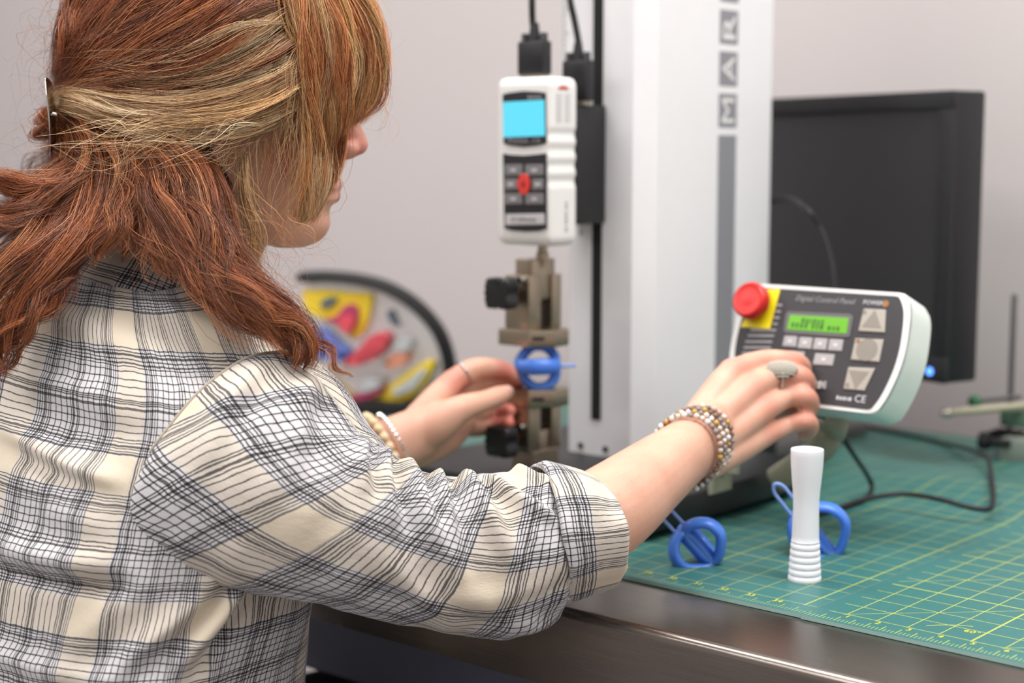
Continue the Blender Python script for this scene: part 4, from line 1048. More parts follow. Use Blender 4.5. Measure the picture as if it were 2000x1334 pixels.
def sl_disp(S, TH, th):
    n, m = S.shape; r = .066; q_ = lambda t: t*r   # TH: 0 top, .104 near middle, .207 bottom
    d = vnoise((n, m), (26, 16), 3)*.0011+vnoise((n, m), (9, 7), 4)*.0022
    Lm = S.max(); e = lambda f: f*Lm
    for a in ((e(.40), .005, e(.52), .055, .008, .009), (e(.47), -.01, e(.60), .075, .008, .011), (e(.56), -.01, e(.70), .085, .009, .012), (e(.66), -.02, e(.74), .10, .008, .010),
              (e(.74), -.02, e(.86), .09, .009, .011), (e(.80), .0, e(.97), .07, .007, .009), (e(.88), -.02, e(.99), .03, .007, .008), (e(.60), .10, e(.78), .15, .012, .006), (e(.72), .12, e(.95), .13, .011, .006),
              (e(.12), .02, e(.22), .09, .010, .005), (e(.22), .0, e(.34), .05, .010, .007), (e(.30), .12, e(.50), .17, .014, .005), (e(.10), .15, e(.30), .19, .012, .004), (e(.85), .15, e(.98), .19, .010, .005)):
        d += ridge(S, TH, a[:2], a[2:4], a[4], a[5])
        d -= ridge(S, TH, (a[0]+.014, a[1]+.004), (a[2]+.012, a[3]+.004), a[4]*.8, a[5]*.55)
    d *= np.clip((S-.0)/.05, 0, 1)
    return d
def slant(S, TH, sl):
    # the sleeve is cut on the slant: one set of stripes near its length, the other leaning back from it
    f1 = math.radians(10); f2 = np.radians(50+28*np.clip(S/sl, 0, 1)**1.5)
    return np.dstack([-S*math.sin(f1)+TH*math.cos(f1)+.02, S*np.sin(f2)+TH*np.cos(f2)+.045])
V, S, TH, sl = sleeve_grid(SL, 230, 170, sl_disp)
sleeve = solid(pchild('sleeve', grid_mesh('sleeve', V, slant(S, TH, sl), True), M_plaid), .0012)
seam_pts = [tuple(q_) for q_ in (V[26]+(V[26]-V[26].mean(0))*.006)]
pchild('armhole_seam', joinparts('armhole_seam', [tubeverts(seam_pts[::4]+[], [.0013]*len(seam_pts[::4]), n=200, m=8, closed=True, up=(1, 0, .3))]), mat('seam_thread', srgb(176, 166, 150), .9))
# rolled cuff: a band that swells, folds over at its mouth and runs a little way back inside
CF = [((1052, 912), (1084, 1178), 1.203, .052, 30), ((1058, 905), (1090, 1180), 1.204, .055, 32), ((1080, 903), (1112, 1176), 1.207, .056, 35), ((1120, 912), (1150, 1158), 1.212, .054, 40), ((1150, 922), (1176, 1140), 1.217, .050, 42), ((1160, 928), (1184, 1130), 1.219, .047, 42), ((1156, 936), (1180, 1120), 1.219, .043, 40), ((1120, 940), (1148, 1110), 1.214, .042, 36)]
def cf_disp(S, TH, th):
    n, m = S.shape
    return vnoise((n, m), (5, 14), 8)*.0013+vnoise((n, m), (3, 5), 9)*.0022
V, S, TH, _ = sleeve_grid(CF, 60, 150, cf_disp)
solid(pchild('cuff', grid_mesh('cuff', V, np.dstack([TH*1.0+.05, S+.064]), True), M_plaid), .0015)
# left sleeve, mostly hidden
SL2 = [((40, 590), (90, 900), 1.385, .050, 0), ((70, 600), (60, 930), 1.405, .070, 0), ((140, 640), (90, 950), 1.42, .072, 0), ((260, 760), (200, 1020), 1.44, .065, 0), ((420, 900), (400, 1110), 1.455, .058, 0), ((560, 900), (600, 1060), 1.465, .050, 0), ((640, 890), (680, 1010), 1.475, .044, 0)]
V, S, TH, _ = sleeve_grid(SL2, 90, 90, lambda S, TH, th: vnoise(S.shape, (14, 8), 13)*.003)
solid(pchild('sleeve', grid_mesh('sleeve_far', V, np.dstack([TH, S]), True), M_plaid), .0012)
# trunk of the shirt
n_, m_ = 240, 260
R = crom(np.array(trunk_rings(.006)), n_)
V = np.zeros((n_, m_, 3)); ths = np.arange(m_)*2*PI/m_
for i, (z, o, ra, rb) in enumerate(R):
    for k in range(m_): V[i, k] = trunk_pt(z, o, ra, rb, ths[k])
arc = .178*ths                                   # metres round the body; the back is near theta = 3/2 pi
S = np.concatenate([[0], np.cumsum(np.linalg.norm(np.diff(V[:, int(.75*m_)], axis=0), axis=1))])
S = np.repeat(S[:, None], m_, 1); TH = np.repeat(arc[None], n_, 0)
N = gnormals(V); cen = V.mean(1, keepdims=True); N *= np.sign(((V-cen)*N).sum(2).mean())
Z_ = V[..., 2]
d = vnoise((n_, m_), (18, 18), 21)*.0016+vnoise((n_, m_), (7, 9), 22)*.005
def bx_(px, py, Y):      # pixel on the shirt -> (S,TH) of the closest grid point
    p = P(px, py, Y); D2 = ((V-p)**2).sum(2)
    # nearest to the pixel's line of sight, on the camera side
    dr = ray(px, py); dr = dr/np.linalg.norm(dr); q = V-CAMP; al_ = (q@dr); dist = np.linalg.norm(q-al_[..., None]*dr, axis=2)+np.where((N@dr) > 0, 1.0, 0)
    i, k = np.unravel_index(np.argmin(dist), dist.shape); return S[i, k], TH[i, k]
for (a, b_, w_, amp) in (((0, 840), (235, 945), .010, .010), ((0, 1070), (250, 1112), .016, .014), ((0, 900), (230, 1010), .018, .006), ((480, 1130), (330, 1310), .010, .014), ((535, 1150), (420, 1330), .009, .010), ((430, 1125), (200, 1330), .012, .010), ((300, 1120), (120, 1300), .016, .006), ((60, 720), (240, 800), .014, .005), ((100, 1000), (240, 1040), .012, .005)):
    p0, p1 = bx_(*a, 1.2), bx_(*b_, 1.2); d += ridge(S, TH, p0, p1, w_, amp)
for (a, b_, w_, amp) in (((0, 862), (235, 968), .007, -.006), ((0, 1112), (260, 1140), .008, -.012), ((505, 1140), (370, 1325), .007, -.008), ((455, 1130), (260, 1330), .007, -.007)):
    p0, p1 = bx_(*a, 1.2), bx_(*b_, 1.2); d += ridge(S, TH, p0, p1, w_, amp)
V = V+N*d[..., None]
solid(pchild('shirt', grid_mesh('shirt', V, np.dstack([TH, S]), True), M_plaid), .0012)
# collar: stand and turned-down flap
c0_, c1_ = P(322, 585, 1.305), P(352, 512, 1.312)
ax_ = (c1_-c0_); ax_ /= np.linalg.norm(ax_)
e1 = np.cross(ax_, np.array([0, 1, 0])); e1 /= np.linalg.norm(e1); e2 = np.cross(ax_, e1)
prof_ = [(.070, -.012), (.068, .008), (.067, .028), (.069, .036), (.073, .034), (.079, .018), (.088, -.006), (.090, -.012)]
pr2 = crom(np.array(prof_), 40); m_ = 140; th = np.arange(m_)*2*PI/m_
V = np.zeros((40, m_, 3))
for i, (r, h) in enumerate(pr2):
    V[i] = c0_+ax_*h+r*(np.cos(th)[:, None]*e1+np.sin(th)[:, None]*e2)
V += vnoise((40, m_), (4, 12), 31)[..., None]*.0012
s_ = np.concatenate([[0], np.cumsum(np.linalg.norm(np.diff(pr2, axis=0), axis=1))])
solid(pchild('collar', grid_mesh('collar', V, np.dstack([np.repeat((th*.08)[None], 40, 0), np.repeat(s_[:, None]+.035, m_, 1)]), True), M_plaid), .001)
# trousers, shoes
M_jean = mat('dark_denim', srgb(44, 50, 66), .85, bump=.4, bscale=900); M_shoe = mat('shoe_black', srgb(30, 30, 32), .6)
tp = []; 
for sg in (-1, 1):
    h0 = HIP+UX*(sg*.085)+np.array([0, 0, .515]); kn = h0+VX*.43+UX*sg*.03-np.array([0, 0, .03]); an = kn+VX*.04-np.array([0, 0, .38])
    tp.append(tubeverts([h0, (h0+kn)/2, kn, (kn*.6+an*.4)+VX*-.012, an], [.088, .080, .065, .060, .052], n=40, m=24, up=(1, 0, 0)))
    sh = pchild('shoe', joinparts('shoe', [tubeverts([an+VX*-.03-np.array([0, 0, .045]), an+VX*.07-np.array([0, 0, .050]), an+VX*.165-np.array([0, 0, .062])], [(.042, .036), (.046, .034), (.038, .022)], n=18, m=18, up=(1, 0, 0))]), M_shoe)
tp.append(tubeverts([HIP-UX*.08+np.array([0, 0, .52]), HIP+UX*.08+np.array([0, 0, .52])], [(.105, .12)]*2, n=8, m=24, up=(0, 0, 1)))
pchild('trousers', joinparts('trousers', tp), M_jean)
# bracelets and rings
def ringpts(c, ax, ra, rb, n, e1h, tilt=0.0):
    ax = np.array(ax, float); ax /= np.linalg.norm(ax); e1 = np.array(e1h, float); e1 -= ax*(e1@ax); e1 /= np.linalg.norm(e1); e2 = np.cross(ax, e1)
    return [np.array(c)+e1*ra*math.cos(t)+e2*rb*math.sin(t)+ax*tilt*math.sin(t) for t in np.linspace(0, 2*PI, n, endpoint=False)]
def icob(r):
    bm = bmesh.new(); bmesh.ops.create_icosphere(bm, subdivisions=1, radius=r); return frombm('bead', bm)
BC = [mat('bead_%s' % nm, srgb(*c), .3, var=.1, nscale=200) for nm, c in (('ivory', (226, 212, 196)), ('rose', (200, 168, 152)), ('brown', (128, 100, 84)), ('gold', (196, 156, 76)), ('grey', (150, 142, 142)), ('pearl', (236, 232, 228)))]
fa = P(1385, 845, 1.35)-P(1275, 930, 1.288); fa /= np.linalg.norm(fa)
near_sign = 1
for row in range(4):
    c = P(1349, 876, 1.334)+fa*(row*.0062-.010)
    pts = ringpts(c, fa, .0345, .0285, 36, (.4, 0, .9), 0.0)
    # lean the ring: its near side lies closer to the hand
    pts = [p+fa*max(-.02, min(.02, -(p[1]-c[1])*.62)) for p in pts]
    br = pchild('bracelet', joinparts('bracelet', [tubeverts(pts, [.0006]*36, n=72, m=6, closed=True, up=fa)]), BC[4])
    if row == 0: br['label'] = 'string of small ivory, brown and gold beads on the near wrist'
    bmesh_ = [icob(.0029), icob(.0025)]
    for k, p in enumerate(pts):
        me_ = bmesh_[(k+row) % 2]; o = bpy.data.objects.new('bead', me_); COL.objects.link(o); o.parent = br; o.location = tuple(p-PL)
        if not me_.materials: me_.materials.append(BC[0])
        o.material_slots[0].link = 'OBJECT'; o.material_slots[0].material = BC[[0, 5, 1, 4, 2, 0, 3, 1, 0, 4, 5, 2][(k*5+row*3+(k//4)) % 12]]
        for pg in me_.polygons: pg.use_smooth = True
la = P(815, 850, 1.51)-P(690, 920, 1.485); la /= np.linalg.norm(la)
c = P(748, 880, 1.496); pts = ringpts(c, la, .0365, .0325, 22, (.3, 0, .9))
br = pchild('bracelet', joinparts('bracelet', [tubeverts(pts, [.0007]*22, n=60, m=6, closed=True, up=la)]), BC[0]); br['label'] = 'round cream wooden beads on the far wrist'
M_wood = mat('bead_wood', srgb(226, 200, 160), .45)
bm = bmesh.new(); bmesh.ops.create_icosphere(bm, subdivisions=2, radius=.0052); wb = frombm('wooden_bead', bm); wb.materials.append(M_wood)
for pg in wb.polygons: pg.use_smooth = True
for p in pts:
    o = bpy.data.objects.new('bead', wb); COL.objects.link(o); o.parent = br; o.location = tuple(p-PL)
c = P(770, 868, 1.500); pts = ringpts(c, la, .0325, .0285, 40, (.3, 0, .9))
br = pchild('bracelet', joinparts('bracelet', [tubeverts(pts, [.0006]*40, n=80, m=6, closed=True, up=la)]), M_chrome); br['label'] = 'silver chain on the far wrist'
bm = bmesh.new(); bmesh.ops.create_icosphere(bm, subdivisions=1, radius=.0021); wl = frombm('chain_link', bm); wl.materials.append(M_chrome)
for p in pts:
    o = bpy.data.objects.new('link', wl); COL.objects.link(o); o.parent = br; o.location = tuple(p-PL)
# broad silver ring on the middle finger, thin band on the far index
fd = chains[1][1]-chains[1][0]; fd /= np.linalg.norm(fd); fc = P(1524, 734, 1.402)
rg = pchild('finger_ring', joinparts('finger_ring', [tubeverts(ringpts(fc, fd, .0112, .0112, 24, (0, 0, 1)), [(.0012, .0035)]*24, n=48, m=8, closed=True, up=fd)]), M_chrome); rg['label'] = 'broad oval silver ring set with small stones'
nv = np.cross(fd, np.array([.2, .95, .35])); outv = np.array([-.22, -.72, .66]); outv -= fd*(outv@fd); outv /= np.linalg.norm(outv); sd = np.cross(fd, outv)
oc = fc+outv*.0112
vs, f_ = ball((0, 0, 0), 1.0, (1, 1, 1), 16, 28)
vs = np.array([oc+fd*(q_[0]*.0140)+sd*(q_[1]*.0092)+outv*(q_[2]*.0035-.0026*(q_[1]**2)) for q_ in vs])
pchild('ring_plate', joinparts('ring_plate', [(vs, f_)]), mat('ring_silver', srgb(110, 105, 95), .35, .9), rg)
bm = bmesh.new(); bmesh.ops.create_icosphere(bm, subdivisions=1, radius=.0013); stn = frombm('stone', bm); stn.materials.append(mat('ring_stone', srgb(205, 200, 188), .2, .3))
k = 0
for i in range(-6, 7):
    for j in range(-4, 5):
        x, y = i/6.5+(.07 if j % 2 else 0), j/4.6
        if x*x+y*y > .92: continue
        hgt = math.sqrt(max(0, 1-x*x-y*y)); p = oc+fd*x*.0140+sd*y*.0092+outv*(hgt*.0035-.0026*y*y)
        o = bpy.data.objects.new('stone', stn); COL.objects.link(o); o.parent = rg; o.location = tuple(p-PL)
ic = lm_[0]*.25+lch[0][0]*.75; idr = lch[0][0]-lm_[0]; idr /= np.linalg.norm(idr)
o = pchild('finger_ring', joinparts('finger_ring', [tubeverts(ringpts(ic, idr, .0116, .0116, 24, (0, 0, 1)), [(.0010, .0018)]*24, n=48, m=8, closed=True, up=idr)]), M_chrome); o['label'] = 'thin silver band on the far index finger'
pchild('ear_stud', joinparts('ear_stud', [ball(H(455, 332, -.0905), .0032)]), M_blackm)
# ------------------------------------------------------------------ hair
def hair_mat():
    m = bpy.data.materials.new('hair_strands'); m.use_nodes = True; g = NT(m); b = g.t.nodes['Principled BSDF']
    a = g.n('ShaderNodeAttribute'); a.attribute_name = 'Col'; g.t.links.new(a.outputs['Color'], b.inputs['Base Color'])
    b.inputs['Roughness'].default_value = .36; b.inputs['Specular IOR Level'].default_value = .45
    return m
M_hair = hair_mat(); M_hairbase = mat('hair_base', srgb(74, 32, 18), .7, var=.2, nscale=200)
PAL = {k: np.array(srgb(*v)[:3]) for k, v in dict(d=(80, 40, 25), a=(130, 72, 42), c=(164, 97, 58), l=(208, 142, 92), m=(184, 148, 110), b=(224, 192, 146), w=(242, 224, 190), g=(206, 156, 98)).items()}
EC = P(455, 165, HY); ER = np.array([.140, .104, .112])
def HP(p, ell=None):
    """(px,py[,Y]) -> world; without Y the point lies on the near side of the hair volume"""
    if len(p) == 3 and p[2] is not None: return P(*p)
    c, r = ell if ell is not None else (EC, ER)
    Y = c[1]
    for _ in range(6):
        q_ = P(p[0], p[1], Y); dx, dz = (q_[0]-c[0])/r[0], (q_[2]-c[2])/r[2]
        Y = c[1]-r[1]*math.sqrt(max(0.0, 1-dx*dx-dz*dz))
    return P(p[0], p[1], Y)
FE = (P(575, 140, HY), np.array([.083, .092, .125]))
HV = []; HF = []; HCc = []; hcount = [0]
def lock(guide, wid, n, pal, thick=.35, wave=0.0, freq=2.0, fly=.004, rad=.00017, ell=None, mirror=False, K=16, t0=.08, t1=.15, store=None, spread=1.0, lift=0.0, back=0.0):
    G = np.array([HP(p, ell) for p in guide])
    if mirror: G = G*np.array([1, -1, 1])+np.array([back, 2*HY, 0])
    g = crom(G, 64); t, A, B = frames(g, (0, -1, .15))
    s = np.linspace(0, 1, 64); ph = rng.uniform(0, 6.28); ph2 = rng.uniform(0, 6.28)
    wv = wave*np.clip(s*1.6, 0, 1)
    g = g+B*(wv*np.sin(2*PI*freq*s+ph))[:, None]+A*(.6*wv*np.sin(2*PI*freq*.8*s+ph2))[:, None]+A*lift
    wd = np.interp(s, np.linspace(0, 1, len(wid)), wid)
    th_ = rng.uniform(0, 2*PI, n); rr = np.sqrt(rng.uniform(0, 1, n)); 
    # strands gather in small bunches
    nb = max(3, n//20); bc = rng.integers(0, nb, n); bth = rng.uniform(0, 2*PI, nb); brr = np.sqrt(rng.uniform(0, 1, nb))
    ox = .78*brr[bc]*np.cos(bth[bc])+.30*rr*np.cos(th_); oy = .78*brr[bc]*np.sin(bth[bc])+.30*rr*np.sin(th_)
    ta = rng.uniform(0, t0, n); tb = 1-rng.uniform(0, t1, n)
    S_ = ta[:, None]+(tb-ta)[:, None]*np.linspace(0, 1, K)[None]                      # n x K
    def ip(arr): return np.stack([np.interp(S_.ravel(), s, arr[:, c]) for c in range(arr.shape[1])], 1).reshape(n, K, -1)
    g_, A_, B_ = ip(g), ip(A), ip(B); w_ = np.interp(S_.ravel(), s, wd).reshape(n, K)
    bf = rng.normal(size=(nb, 4)); sf = rng.normal(size=(n, 4))
    def low(c, x): return c[:, 0:1]*np.sin(2*PI*x*.8+c[:, 1:2]*3)+.6*c[:, 2:3]*np.sin(2*PI*x*1.7+c[:, 3:4]*3)
    ease = np.clip(S_*2.5, 0, 1)
    da = (low(bf[bc], S_)*.35*w_*spread+low(sf, S_)*fly*rng.exponential(.6, (n, 1)))*ease
    sf2 = rng.normal(size=(n, 4)); db = low(sf2, S_)*fly*.6*rng.exponential(.6, (n, 1))*ease
    pos = g_+B_*((ox[:, None]*w_)+da)[..., None]+A_*((oy[:, None]*w_*thick)+db)[..., None]
    names = list(pal); pr_ = np.array([pal[k] for k in names], float); pr_ /= pr_.sum()
    bcol = rng.choice(len(names), nb, p=pr_); cc = np.array([PAL[names[i]] for i in bcol])[bc]
    own = rng.choice(len(names), n, p=pr_); mixk = (rng.uniform(0, 1, n) < .3)[:, None]; cc = np.where(mixk, np.array([PAL[names[i]] for i in own]), cc)
    cc = cc*rng.uniform(.8, 1.2, (n, 1))*np.exp(rng.normal(0, .28, nb))[bc][:, None]
    rad_ = rad*rng.uniform(.7, 1.35, (n, 1))*np.interp(np.linspace(0, 1, K), [0, .1, .75, 1], [.8, 1, .9, .25])[None]
    an = rng.uniform(0, 2*PI, n)
    ring = []
    for j in range(3):
        a_ = an+j*2*PI/3
        ring.append(pos+(A_*np.cos(a_)[:, None, None]+B_*np.sin(a_)[:, None, None])*rad_[..., None])
    v = np.stack(ring, 2).reshape(-1, 3)                                                  # n,K,3pts
    base = (np.arange(n)*K*3)[:, None, None]+(np.arange(K-1)*3)[None, :, None]
    j = np.arange(3); j2 = (j+1) % 3
    f = np.stack([base+j, base+j2, base+3+j2, base+3+j], -1).reshape(-1, 4)
    st = store if store is not None else STORE
    st['v'].append(v); st['f'].append(f+st['n']); st['n'] += len(v); st['c'].append(np.repeat(cc, K*3, 0))
    return G
def newstore(): return dict(v=[], f=[], c=[], n=0)
def hairmesh(name, st):
    v = np.vstack(st['v'])-PL; f = np.vstack(st['f']); c = np.vstack(st['c'])
    me = bpy.data.meshes.new(name); me.vertices.add(len(v)); me.vertices.foreach_set('co', v.ravel().astype(np.float32))
    me.loops.add(f.size); me.loops.foreach_set('vertex_index', f.ravel().astype(np.int32))
    me.polygons.add(len(f)); me.polygons.foreach_set('loop_start', (np.arange(len(f))*4).astype(np.int32)); me.polygons.foreach_set('use_smooth', np.ones(len(f), bool))
    me.update(calc_edges=True)
    at = me.color_attributes.new('Col', 'FLOAT_COLOR', 'POINT'); at.data.foreach_set('color', np.hstack([c, np.ones((len(c), 1))]).ravel().astype(np.float32))
    return link(name, me, M_hair, person)
cores = []
def core(guide, rads, ell=None, mirror=False):
    G = np.array([HP(p, ell) for p in guide])
    if mirror: G = G*np.array([1, -1, 1])+np.array([0, 2*HY, 0])
    cores.append(tubeverts(G, rads, n=36, m=14, up=(0, -1, .15)))
def jit(g, a): return [(p[0]+rng.normal()*a, p[1]+rng.normal()*a)+tuple(p[2:]) for p in g]
# --- hair base: cranium cap behind the hairline, plus the cores of the hanging mass
vs = []; fs = []; n1, m1 = 40, 64
for i in range(n1+1):
    for k in range(m1):
        ph = PI*i/n1; t = 2*PI*k/m1
        x = ER[0]*.93*math.sin(ph)*math.cos(t); y = ER[1]*.93*math.sin(ph)*math.sin(t); z = ER[2]*.95*math.cos(ph)
        vs.append((EC[0]+x, EC[1]+y, EC[2]+z))
for i in range(n1):
    for k in range(m1):
        k2 = (k+1) % m1; q_ = (i*m1+k, i*m1+k2, (i+1)*m1+k2, (i+1)*m1+k)
        c = np.mean([vs[j] for j in q_], axis=0); rel = (c-EC)
        # open over the face, the ears and below
        px_ = rel[0]/.00043+455; py_ = 165-rel[2]/.00043
        if px_ > 600 and py_ > 20: continue
        if py_ > 235 and px_ > 395: continue
        fs.append(q_)
cap = pchild('hair_base', mesh('hair_base', vs, fs), M_hairbase)
STORE = newstore()
AUB = dict(d=3, a=5, c=3, l=1); COP = dict(d=3, a=4, c=3, l=.7); BLO = dict(m=3, b=4, w=2, g=1, c=.6); BLA = dict(m=3, b=2, a=2, c=2, d=1)
for mir in (False, True):
    q_ = 1.0 if not mir else .45
    # crown swept back to the clip
    for k in range(17):
        u_ = k/16
        st_ = (610-u_*330, -70+rng.normal()*8+u_*-15); en = (112+rng.normal()*6, 215-u_*60)
        mid1 = (470-u_*250, 45-u_*95+rng.normal()*6); mid2 = (300-u_*135, 130-u_*90+rng.normal()*6); mid3 = (185-u_*35, 175-u_*75)
        lock([st_, mid1, mid2, mid3, en], [.018, .016, .014, .010, .006], int(230*q_), AUB, mirror=mir, lift=.003, wave=.0015, freq=1.5)
    # blond sweep from the temple
    for (g_, n_, pal) in (([(600, 20), (520, 75), (420, 130), (300, 158), (190, 150), (115, 175)], 150, BLO), ([(590, 60), (500, 120), (390, 165), (270, 170), (180, 160), (112, 180)], 220, BLA),
                          ([(600, 110), (510, 165), (380, 200), (260, 190), (170, 175), (110, 185)], 260, BLO), ([(590, 150), (500, 200), (370, 225), (250, 210), (160, 185), (108, 190)], 300, BLO),
                          ([(580, 190), (490, 235), (360, 245), (250, 228), (165, 200), (108, 196)], 300, BLO), ([(560, 220), (470, 258), (350, 262), (240, 240), (160, 208), (106, 200)], 260, BLO),
                          ([(570, 40), (470, 50), (360, 100), (250, 110), (170, 120), (120, 165)], 90, BLO), ([(600, -10), (500, 30), (380, 85), (270, 120), (180, 138), (118, 170)], 110, BLA),
                          ([(560, 150), (450, 190), (330, 205), (230, 200), (150, 182), (108, 190)], 200, BLA)):
        g_ = [(g_[0][0]+38, g_[0][1]-22, HP((g_[0][0]+38, g_[0][1]-22))[1]+.045), (g_[0][0]-10, g_[0][1]+8, HP((g_[0][0]-10, g_[0][1]+8))[1]+.010)]+g_[1:]
        lock(g_, [.013, .012, .011, .010, .008, .006], int(n_*q_*1.25), pal, mirror=mir, lift=.005, wave=.002, freq=1.6, fly=.003, t0=.34)
    # short roots at the temple
    for k in range(7):
        x = 520+k*12
        lock([(x+40, 60+k*8), (x+10, 150), (x, 235), (x-12, 300+k*4)], [.010, .010, .010, .009], int(34*q_), dict(m=3, b=2, g=2, a=1), mirror=mir, fly=.004, lift=.002, t1=.6)
hair_top = STORE
# --- fringe, falling over the forehead and cheek
STORE = newstore(); FR = dict(c=3, a=1.5, l=4, g=4, b=2.5, m=.6, w=.5)
for mir in (False, True):
    q_ = 1.0 if not mir else .5
    for k in range(15):
        u_ = k/14                                  # 0: inner lock beside the cheek; 1: outermost over the brow
        st_ = (560+u_*30, -75); a1 = (582+u_*98, -5+u_*5); a2 = (600+u_*130, 110); a3 = (612+u_*110, 215-u_*20); a4 = (628+u_*58, 300-u_*62)
        pal = [dict(l=3, b=2, g=3), dict(c=3, a=2, l=2), FR, dict(b=3, g=3, l=1), dict(c=3, l=4)][k % 5]
        lock([st_, a1, a2, a3, a4], [.012, .012, .011, .009, .005], int(250*q_), pal, ell=FE, mirror=mir, back=-.016, wave=.001, fly=.002, lift=.006, t1=.12)
    # long face lock with curled blond end
    for k in range(5):
        x = 585+k*9
        lock([(575, -60, None), (x, 60, None), (x+8, 180, None), (x+14, 280, None), (x+10, 360, 1.250), (x-4, 420, 1.252), (x-22, 428+k*3, 1.254)], [.009, .009, .009, .008, .007, .005, .0025], int(110*q_), dict(b=4, w=1.5, g=4, m=.6, l=1.5), ell=FE, mirror=mir, back=-.03, wave=.002, fly=.003, t1=.15)
    for k in range(6):
        x = 630-k*4
        lock([(590, -60, None), (x, 60, None), (x+22, 170, None), (x+32, 250, None), (x+24, 330, 1.262), (x+4, 395-k*8, 1.262)], [.010, .010, .009, .007, .005, .003], int(120*q_), dict(c=4, a=3, l=2), ell=FE, mirror=mir, back=-.035, wave=.0012, fly=.002, t1=.1)
for k in range(9):
    dy = (k-4)*.0125; dr_ = 60*(dy/.05)**2
    lock([(560, -85, HY+dy), (650-dr_*.5, -60, HY+dy), (715-dr_, 5, HY+dy*1.1), (738-dr_, 95, HY+dy*1.15), (728-dr_, 175, HY+dy*1.1), (700-dr_, 222+abs(dy)*300, HY+dy)], [.011, .011, .010, .009, .008, .005], 120, [FR, dict(c=3, l=3, a=1), dict(b=2, g=3, l=2)][k % 3], fly=.002, wave=.001)
    lock([(590, -85, HY+dy), (450, -112+dr_*.4, HY+dy*1.2), (290, -90+dr_*.5, HY+dy*1.3), (175+dr_*.3, -20, HY+dy*1.2), (136, 80, HY+dy), (114, 190, HY+dy*.5)], [.012, .014, .014, .013, .011, .007], 130, AUB, fly=.002, wave=.001)
fringe = STORE
# --- hanging hair
STORE = newstore()
BK = [([(112, 200, 1.30), (98, 225, 1.29), (84, 245, 1.285), (100, 262, 1.285), (140, 290, 1.28)], [.010, .014, .012, .010, .008], 160),
      ([(120, 215, 1.30), (150, 290, 1.27), (120, 345, 1.25), (50, 365, 1.23), (-20, 345, 1.22), (-90, 380, 1.22)], [.014, .018, .018, .016, .014, .010], 330),
      ([(130, 230, 1.29), (160, 310, 1.26), (110, 380, 1.23), (40, 410, 1.21), (-40, 440, 1.20), (-100, 500, 1.19)], [.014, .020, .022, .020, .018, .012], 330),
      ([(140, 230, 1.29), (175, 320, 1.25), (130, 410, 1.22), (60, 480, 1.19), (-10, 570, 1.175), (-50, 660, 1.17)], [.014, .020, .024, .024, .020, .010], 360),
      ([(150, 235, 1.29), (190, 330, 1.25), (160, 430, 1.21), (90, 520, 1.18), (30, 610, 1.17), (0, 690, 1.165), (15, 730, 1.16)], [.014, .020, .022, .020, .014, .008, .004], 300),
      ([(170, 235, 1.28), (210, 330, 1.24), (190, 430, 1.20), (140, 510, 1.18), (110, 570, 1.17), (60, 625, 1.16), (15, 690, 1.16), (-5, 750, 1.16)], [.014, .018, .018, .014, .009, .006, .004, .003], 200),
      ([(190, 240, 1.28), (235, 330, 1.23), (225, 400, 1.20), (205, 465, 1.185), (180, 520, 1.175)], [.014, .018, .018, .014, .006], 230),
      ([(220, 245, 1.27), (265, 340, 1.22), (268, 400, 1.195), (255, 460, 1.185), (238, 512, 1.175)], [.014, .018, .018, .014, .006], 230),
      ([(250, 250, 1.26), (292, 350, 1.21), (306, 420, 1.19), (308, 480, 1.175), (335, 550, 1.16)], [.014, .018, .020, .018, .010], 280),
      ([(280, 255, 1.255), (330, 350, 1.21), (370, 450, 1.18), (410, 540, 1.16), (480, 610, 1.145), (560, 655, 1.14)], [.014, .020, .022, .020, .016, .010], 340),
      ([(310, 262, 1.25), (360, 360, 1.205), (405, 460, 1.18), (450, 550, 1.165), (530, 610, 1.15), (585, 650, 1.145), (600, 700, 1.14), (592, 722, 1.14)], [.014, .020, .022, .020, .015, .010, .007, .004], 360),
      ([(345, 268, 1.25), (385, 360, 1.21), (425, 460, 1.19), (470, 560, 1.175), (540, 625, 1.16), (585, 690, 1.15), (588, 712, 1.15)], [.014, .018, .020, .018, .013, .008, .004], 320),
      ([(380, 275, 1.25), (408, 360, 1.22), (435, 440, 1.205), (462, 520, 1.19), (505, 590, 1.17), (555, 640, 1.16), (596, 690, 1.15)], [.012, .014, .014, .013, .012, .009, .005], 240),
      ([(230, 250, 1.26), (290, 340, 1.215), (310, 420, 1.185), (360, 500, 1.165), (440, 570, 1.15), (520, 625, 1.14), (575, 690, 1.135)], [.012, .016, .016, .014, .011, .007, .004], 220)]
for i, (g_, wd, n_) in enumerate(BK):
    if i > 0: core([(p[0], p[1], p[2]+.012) for p in g_], [(w_*.42*kk, w_*.80*kk) for w_, kk in zip(wd, np.interp(np.linspace(0, 1, len(wd)), [0, .5, .8, 1], [1, 1, .6, .12]))])
    for rep in range(3):
        lock(jit(g_, 9), [w_*.75 for w_ in wd], int(n_*.75), COP if (i+rep) % 3 else dict(c=4, l=1.2, a=3, d=1), thick=.7, wave=.006, freq=1.6+rng.uniform(0, 1.2), fly=.003, t1=.3, spread=1.1)
for g_ in ([(585, 640, 1.145), (640, 690, 1.14), (680, 745, 1.14)], [(470, 560, 1.16), (560, 600, 1.15), (604, 660, 1.145), (590, 715, 1.14)], [(150, 540, 1.165), (110, 560, 1.16), (60, 640, 1.155), (20, 700, 1.155)], [(60, 600, 1.17), (40, 660, 1.16), (-5, 740, 1.155)]):
    lock(g_, [.006, .004, .002], 60, COP, thick=.7, wave=.004, fly=.003)
